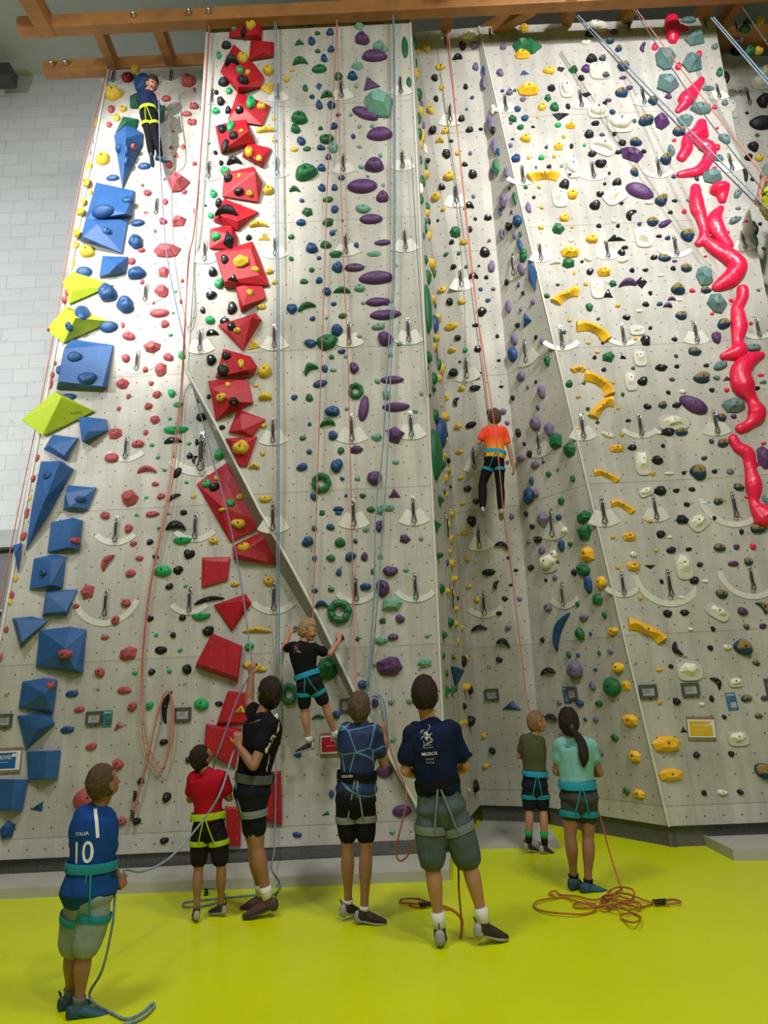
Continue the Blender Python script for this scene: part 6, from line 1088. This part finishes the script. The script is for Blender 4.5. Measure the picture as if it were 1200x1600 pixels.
# prints on the shirts
def bvo(o): return bvh_of([o])
def pr(key, part, *a, **k): r_, P_, q = people[key]; return decal(a[0], a[1], a[2], a[3], a[4], bvo(q[part]), k.get('m', M_WHITEINK), q[part], k.get('rot', 0), .004, None, k.get('st', 1))
pr('italia', 'shirt', 'shirt_lettering', text_mesh('ITALIA'), 128, 1303, 19, rot=3)
pr('italia', 'shirt', 'shirt_number', text_mesh('10'), 128, 1334, 27, rot=3, st=1.25)
V, F = rect2d(0, 0, 1, 8.5, 1, 14); pr('italia', 'shirt', 'shoulder_stripe', (V, F), 151, 1286, 5.5, rot=6)
pr('navy', 'shirt', 'shirt_lettering', text_mesh('MIGROS'), 671, 1178, 24, rot=4)
pr('navy', 'shirt', 'shirt_lettering', text_mesh('Sommer'), 672, 1186, 14, rot=4, m=mat('ink_mid', (.4, .4, .4), .6)); pr('navy', 'shirt', 'shirt_lettering', text_mesh('Training'), 672, 1191, 13, rot=4, m=mat('ink_mid', (.4, .4, .4), .6))
pr('navy', 'shirt', 'shirt_lettering', text_mesh('Schweizer', False), 668, 1164, 13, rot=4, m=mat('ink_mid', (.4, .4, .4), .6)); pr('navy', 'shirt', 'shirt_lettering', text_mesh('Kletterclub', False), 669, 1168, 15, rot=4, m=mat('ink_mid', (.4, .4, .4), .6))
decal('faded_lettering', text_mesh('RUDDI'), 119, 645, 17, VB, mat('ink_brown', (.16, .13, .02), .6), vobs[21], 14)
rr_ = random.Random(5); V = []; F = []
for i in range(26):
    a = Vector((rr_.gauss(0, .22), rr_.gauss(0, .26), 0)); t = rr_.uniform(0, 6.28); ln_ = rr_.uniform(.12, .36); b_ = a+Vector((math.cos(t), math.sin(t), 0))*ln_; c_ = b_+Vector((math.cos(t+1.1), math.sin(t+1.1), 0))*ln_*.6
    for p_, q_ in ((a, b_), (b_, c_)):
        d_ = (q_-p_).normalized(); n_ = Vector((-d_.y, d_.x, 0))*.014; k_ = len(V); V += [p_-n_, q_-n_, q_+n_, p_+n_]; F.append((k_, k_+1, k_+2, k_+3))
pr('navy', 'shirt', 'line_drawing_print', (V, F), 666, 1151, 19)
pr('hex', 'shirt', 'belt_lettering', text_mesh('EDELRID'), 541, 1213, 1, rot=0) if False else None
def belt_text(key, s, x, y, w_, part='waist_belt'):
    q = people[key][2]; b_ = [o for o in q['harness'].children if o.name.startswith(part)][0]
    dd = bpy.data.objects.new('t', b_.data); M = PM(people[key][0]);
    V = [(v.co if b_.location.length == 0 else b_.location+v.co) for v in b_.data.vertices]; bv = BVHTree.FromPolygons(V, [tuple(p.vertices) for p in b_.data.polygons]); bpy.data.objects.remove(dd)
    decal('belt_lettering', text_mesh(s), x, y, w_, bv, M_WHITEINK, people[key][0], 2, .010)
belt_text('hex', 'EDELRID', 543, 1213, 17)
pr('man', 'shirt', 'shirt_lettering', text_mesh('MIGROS'), 425, 1160, 15, rot=65); pr('climbkid', 'shirt', 'line_drawing_print', (V, F), 462, 1013, 8, m=mat('ink_rose', (.35, .2, .22), .6)); pr('climbkid', 'shirt', 'shirt_lettering', text_mesh('Kids'), 467, 1018, 6, rot=-20)
# ------------------------------------------------------------------ ropes
def rope_mat(n, a, b_):
    m = bpy.data.materials.new('rope_'+n); m.use_nodes = True; nt = m.node_tree; b = nt.nodes['Principled BSDF']; b.inputs['Roughness'].default_value = .7
    tc = nt.nodes.new('ShaderNodeTexCoord'); n1 = nt.nodes.new('ShaderNodeTexNoise'); n1.inputs['Scale'].default_value = 70; nt.links.new(tc.outputs['Object'], n1.inputs['Vector'])
    mx = nt.nodes.new('ShaderNodeMix'); mx.data_type = 'RGBA'; mx.inputs['A'].default_value = (*a, 1); mx.inputs['B'].default_value = (*b_, 1)
    cr = nt.nodes.new('ShaderNodeMapRange'); cr.inputs['From Min'].default_value = .4; cr.inputs['From Max'].default_value = .6; nt.links.new(n1.outputs['Fac'], cr.inputs['Value'])
    nt.links.new(cr.outputs[0], mx.inputs['Factor']); nt.links.new(mx.outputs['Result'], b.inputs['Base Color']); return m
RB = rope_mat('blue_grey', (.13, .21, .30), (.24, .32, .40)); RS = rope_mat('salmon', (.42, .10, .07), (.55, .22, .16)); RO = rope_mat('orange_red', (.34, .075, .02), (.42, .14, .04)); RK = rope_mat('dark', (.05, .055, .065), (.12, .13, .15)); RV = rope_mat('violet_grey', (.13, .12, .24), (.22, .24, .36))
def W(x, y, off=.05):
    k, p, n, _ = cast(x, y); d = ray(x, y); q = p+n*off; return CC+d*((q-CC).dot(n)/d.dot(n))
def FL(x, y, z=.012): return atz(x, y, z)
def rope(paths, m, label, rad=.0065, sm=6, extra=None):
    mb = MB(); o0 = paths[0][0]
    for P in paths: V, F = tube_vf(catmull([Vector(p) for p in P], sm), rad, 8); mb.add(V, F)
    o = mb.build('climbing_rope', m, origin=Vector(o0)); tag(o, label, 'rope', 'climbing ropes')
    for nm, VF, mm in (extra or []): mobj(nm, VF[0], VF[1], mm, o)
    return o
def knot(p, rad=.03, d=Vector((0, 0, -1)), L=.09):
    p = Vector(p); s = d.orthogonal().normalized(); pts = [p+d*L*t/24+s*math.cos(t*1.05)*rad*.45+d.cross(s)*math.sin(t*1.05)*rad*.45 for t in range(25)]; return tube_vf(pts, .009, 6)
LN = lambda pts, off: [W(x, y, o_) for (x, y), o_ in zip(pts, off if isinstance(off, (list, tuple)) else [off]*len(pts))]
R_ = .0075
rope([LN([(432, 22), (434, 250), (436, 500), (436, 800), (436, 1000), (435, 1140), (434, 1170)], .10)], RB, 'blue-grey rope strand ending in a black device behind the man in black', R_, extra=[('belay_device', tube_vf([W(435, 1142, .1), W(435, 1162, .1)], .022, 8), M_BLACK)])
rope([LN([(429, 22), (430, 250), (433, 500), (433, 800), (432, 1000), (431, 1200), (429, 1320)], .12)+[FL(424, 1352, .25), FL(428, 1366, .2), FL(437, 1380, .03), FL(430, 1396), FL(400, 1398), FL(350, 1403), FL(300, 1408), FL(286, 1412), FL(292, 1417), FL(330, 1413), FL(352, 1400), FL(340, 1390, .02), FL(322, 1388, .04)]],
     RB, 'blue-grey rope falling behind the man in black and coiling on the floor', R_, extra=[('knot', knot(FL(322, 1389, .05), .03), M_BLACK)])
pH = people['climbkid'][1]; wk = pH['waist']+Vector((0, .22, -.05))
rope([LN([(526, 17), (524, 88), (512, 275), (508, 400), (500, 625), (494, 800), (490, 925)], .10)+[aty(489, 955, YB-.1), aty(488, 985, YB-.16)]], RS, 'salmon rope running up from the blond climbing boy', .006)
ph = people['hex'][1]
rope([LN([(527, 17), (529, 150), (536, 390), (544, 575), (549, 800), (553, 985)], .10)+[Vector((ph['sL'].x+.08, ph['sL'].y+.35, 1.45))]], RS, 'salmon rope coming down in front of the boy in the cell-print shirt', .006)
hw = ph['wR']+Vector((0, .02, .07))
rope([LN([(615, 15), (617, 150), (617, 400), (611, 560), (606, 700), (596, 850), (588, 960), (580, 1060)], .11)+[ph['sR']+Vector((-.05, .3, .05))]], RB, 'blue-grey rope slanting down to the boy in the cell-print shirt', R_)
rope([LN([(614, 15), (615, 200), (614, 420), (606, 560), (598, 700), (587, 800), (584, 940), (574, 1070), (575, 1092)], .13)+LN([(585, 1086), (597, 1090), (603, 1115), (606, 1160), (604, 1175)], .16)], RB, 'blue-grey rope looped over the purple hold above the belaying boy', R_)
rope([LN([(566, 1140), (568, 1100), (580, 1088), (594, 1092), (601, 1130), (600, 1150)], .2), LN([(570, 1140), (572, 1104), (582, 1092), (592, 1096), (598, 1128), (598, 1150)], .2)], RB, 'short blue-grey rope bights hung on the purple hold', R_)
po_ = people['orange']; pO = po_[1]; wb = po_[2]['wc']+Vector((.02, .2, 0)); top = W(697, 48, .25)
rope([[top, pO['neck']+Vector((.0, .32, .35)), wb]], RS, 'salmon rope holding the boy in the orange fading shirt', .0065)
pL = people['olive'][1]
rope([[top+Vector((.02, -.05, 0)), aty(734, 400, Yo-.05), aty(772, 660, Yo-.28), aty(787, 800, Yo-.25), aty(800, 900, Yo-.1), aty(815, 1025, 7.7), aty(826, 1105, 7.7), pL['wR']+Vector((0, .02, .02))]], RS, 'salmon rope from the bay anchor past the orange shirt to the boy in olive', .0065)
pt = people['top']; pT = pt[1]; tt = W(254, 112, .3)
rope([[tt, pT['wR']+Vector((.02, -.02, .05)), aty(249, 205, Yt-.12), aty(251, 265, Yt+.1)]+LN([(261, 400), (289, 540), (303, 610), (320, 670), (337, 735), (355, 800), (375, 900)], [.15, .15, .2, .3, .4, .5, .6])+[people['man'][1]['wL']+Vector((.01, -.0, .075))]], RV, 'violet-grey rope from the highest boy down to the raised hand of the man', R_)
pm = people['man'][1]; hb_ = pm['wL']+Vector((0, 0, .03)); pI = people['italia'][1]
rope([[hb_, aty(372, 1090, pm['wL'].y-.02), aty(350, 1150, pm['wL'].y-.1), aty(335, 1192, pm['wL'].y-.1), aty(333, 1215, pm['wL'].y+.2)]], RV, 'violet-grey rope falling from the raised hand of the man past the red volumes', R_)
rope([[pm['wR']+Vector((.0, .05, .06)), aty(363, 1180, pm['wR'].y), aty(345, 1237, 5.35), aty(317, 1282, 5.3), aty(268, 1338, 5.1), aty(225, 1361, 4.8), aty(195, 1359, 4.5), pI['wR']+Vector((.03, .06, -.02))]], RB, 'blue-grey rope sagging from the man to the boy in the football shirt', R_)
rope([[pI['wR']+Vector((-.02, .02, -.06)), aty(179, 1410, pI['wR'].y-.02), aty(175, 1450, pI['wR'].y-.05), aty(160, 1515, pI['wR'].y-.02), aty(140, 1552, pI['wR'].y+.02), FL(150, 1570), FL(178, 1584), FL(198, 1592), FL(222, 1582), FL(238, 1568), FL(240, 1574), FL(220, 1592), FL(190, 1602)]], RB, 'blue-grey rope tail lying by the shoes of the boy in the football shirt', R_)
rope([[aty(x, y, YB-.08) for x, y in ((329, 25), (319, 175), (305, 350), (296, 400), (289, 500))]+LN([(283, 600), (271, 707), (258, 800), (237, 900), (224, 1000), (220, 1100), (224, 1160), (238, 1195), (252, 1205), (262, 1180), (268, 1120), (264, 1082), (254, 1090), (243, 1130), (228, 1200), (214, 1250), (210, 1272)], .07),
      [aty(x, y, YB-.10) for x, y in ((328, 25), (318, 178), (304, 352), (294, 405), (290, 500))]+LN([(285, 600), (275, 707), (261, 800), (239, 900), (226, 1000), (223, 1080), (228, 1150), (244, 1190), (256, 1198), (270, 1150), (271, 1100), (262, 1080), (252, 1100), (236, 1160), (222, 1220), (207, 1270), (206, 1286)], .085)], RS,
     'long salmon rope tied up in bights over the black hold on the brick-side wall', .0068, extra=[('knot', knot(W(211, 1236, .08), .03), M_BLACK), ('knot', knot(W(207, 1266, .08), .03), M_BLACK)])
rope([[aty(170, 98, A_tl.y-.1)]+[a.lerp(b_, .55)+Vector((-.02, -.06, 0)) for a, b_ in zip(AE, AS)][1:6]], RS, 'thin salmon rope down the outer edge next to the bricks', .0065)
def dg(pts, Y, lab, m, rad=.008): rope([[aty(x, y, Y_) for (x, y), Y_ in zip(pts, Y)]], m, lab, rad)
dg([(903, 24), (1050, 175), (1206, 333)], (7.0, 6.7, 6.45), 'upper strand of the blue-grey rope pair running diagonally over the pink worm wall', RB)
dg([(900, 26), (1044, 180), (1206, 343)], (7.0, 6.7, 6.45), 'lower strand of the blue-grey rope pair running diagonally over the pink worm wall', RK)
dg([(995, 16), (1100, 155), (1210, 296)], (6.9, 6.6, 6.4), 'upper salmon-grey rope crossing the pink worm wall in front of the teal holds', RS, .006)
dg([(990, 14), (1090, 165), (1210, 320)], (6.9, 6.6, 6.4), 'lower salmon-grey rope crossing the pink worm wall in front of the teal holds', RK, .006)
dg([(1115, 27), (1206, 132)], (6.9, 6.6), 'upper pale rope crossing the cropped far wall near its top', RB); dg([(1111, 28), (1206, 139)], (6.9, 6.6), 'lower pale rope crossing the cropped far wall near its top', RB)
dg([(1160, 12), (1208, 82)], (6.9, 6.7), 'thin dark rope in the upper corner of the cropped far wall', RK, .006)
dg([(643, 245), (652, 400), (668, 620)], (7.02, 7.03, 7.05), 'thin loose rope down the edge of the tall central wall', RK, .004)
pn_ = people['navy'][1]
rope([LN([(601, 1130), (610, 1170)], .3)+[aty(622, 1205, 5.9), aty(633, 1228, 5.7), aty(634, 1258, 5.6), aty(622, 1310, 5.5), aty(619, 1335, 5.45), aty(628, 1345, 5.4), aty(645, 1322, 5.38), Vector((pn_['pelvis'].x-.1, pn_['pelvis'].y+.22, pn_['pelvis'].z-.02))]], RO, 'orange-red rope drooping in a loop beside the boy in navy', .0068)
rope([[Vector((pn_['pelvis'].x+.07, pn_['pelvis'].y+.2, pn_['pelvis'].z)), aty(715, 1340, 5.2), aty(717, 1390, 5.1), FL(721, 1440, .1), FL(720, 1464), FL(723, 1440), FL(716, 1428), FL(700, 1418), FL(672, 1410), FL(650, 1404), FL(628, 1405), FL(627, 1410), FL(650, 1412), FL(676, 1414)], [FL(640, 1414), FL(655, 1418), FL(672, 1413), FL(690, 1420), FL(706, 1420)]], RO,
     'orange-red rope trailing over the floor behind the boy in navy', .0068, extra=[('knot', knot(FL(655, 1414, .03), .028, Vector((1, .1, 0))), M_BLACK)])
pw = people['woman'][1]
loops = [[(972, 1388), (955, 1400), (948, 1405), (952, 1392), (968, 1386), (988, 1390), (990, 1402), (975, 1408), (955, 1402), (945, 1412), (930, 1416), (900, 1408), (880, 1402), (860, 1404), (840, 1408), (834, 1416), (850, 1424), (890, 1428), (915, 1428), (930, 1422), (930, 1412)],
    [(930, 1412), (905, 1410), (896, 1414), (902, 1418), (925, 1418), (950, 1414), (975, 1412), (998, 1418), (1000, 1412), (985, 1406), (965, 1400), (948, 1398), (940, 1406), (955, 1420), (972, 1418), (985, 1425), (1001, 1433), (992, 1441), (975, 1438), (970, 1430), (985, 1426)],
    [(870, 1402), (858, 1396), (868, 1392), (876, 1398), (900, 1400), (930, 1406), (960, 1396), (985, 1398), (1005, 1406), (1025, 1411), (1050, 1412), (1064, 1409), (1050, 1405), (1035, 1409), (1045, 1413)], [(1020, 1412), (1000, 1418), (980, 1422), (960, 1416), (945, 1420), (938, 1410), (950, 1402), (968, 1410), (990, 1410)]]
rope([[pw['wR']+Vector((-.02, .1, -.02)), aty(936, 1270, footY(918, 1394)+.1), aty(952, 1330, footY(960, 1394)), FL(970, 1386, .09)]]+[[FL(x, y, .012+.02*(i % 3)*(1 if 938 < x < 1000 else .3)) for i, (x, y) in enumerate(lp)] for lp in loops], RO, 'pile of orange-red rope on the floor next to the girl with the ponytail', .0068,
     extra=[('knot', knot(FL(1022, 1410, .03), .032, Vector((1, .1, 0))), M_BLACK)])

bpy.data.scenes.remove(TMP)
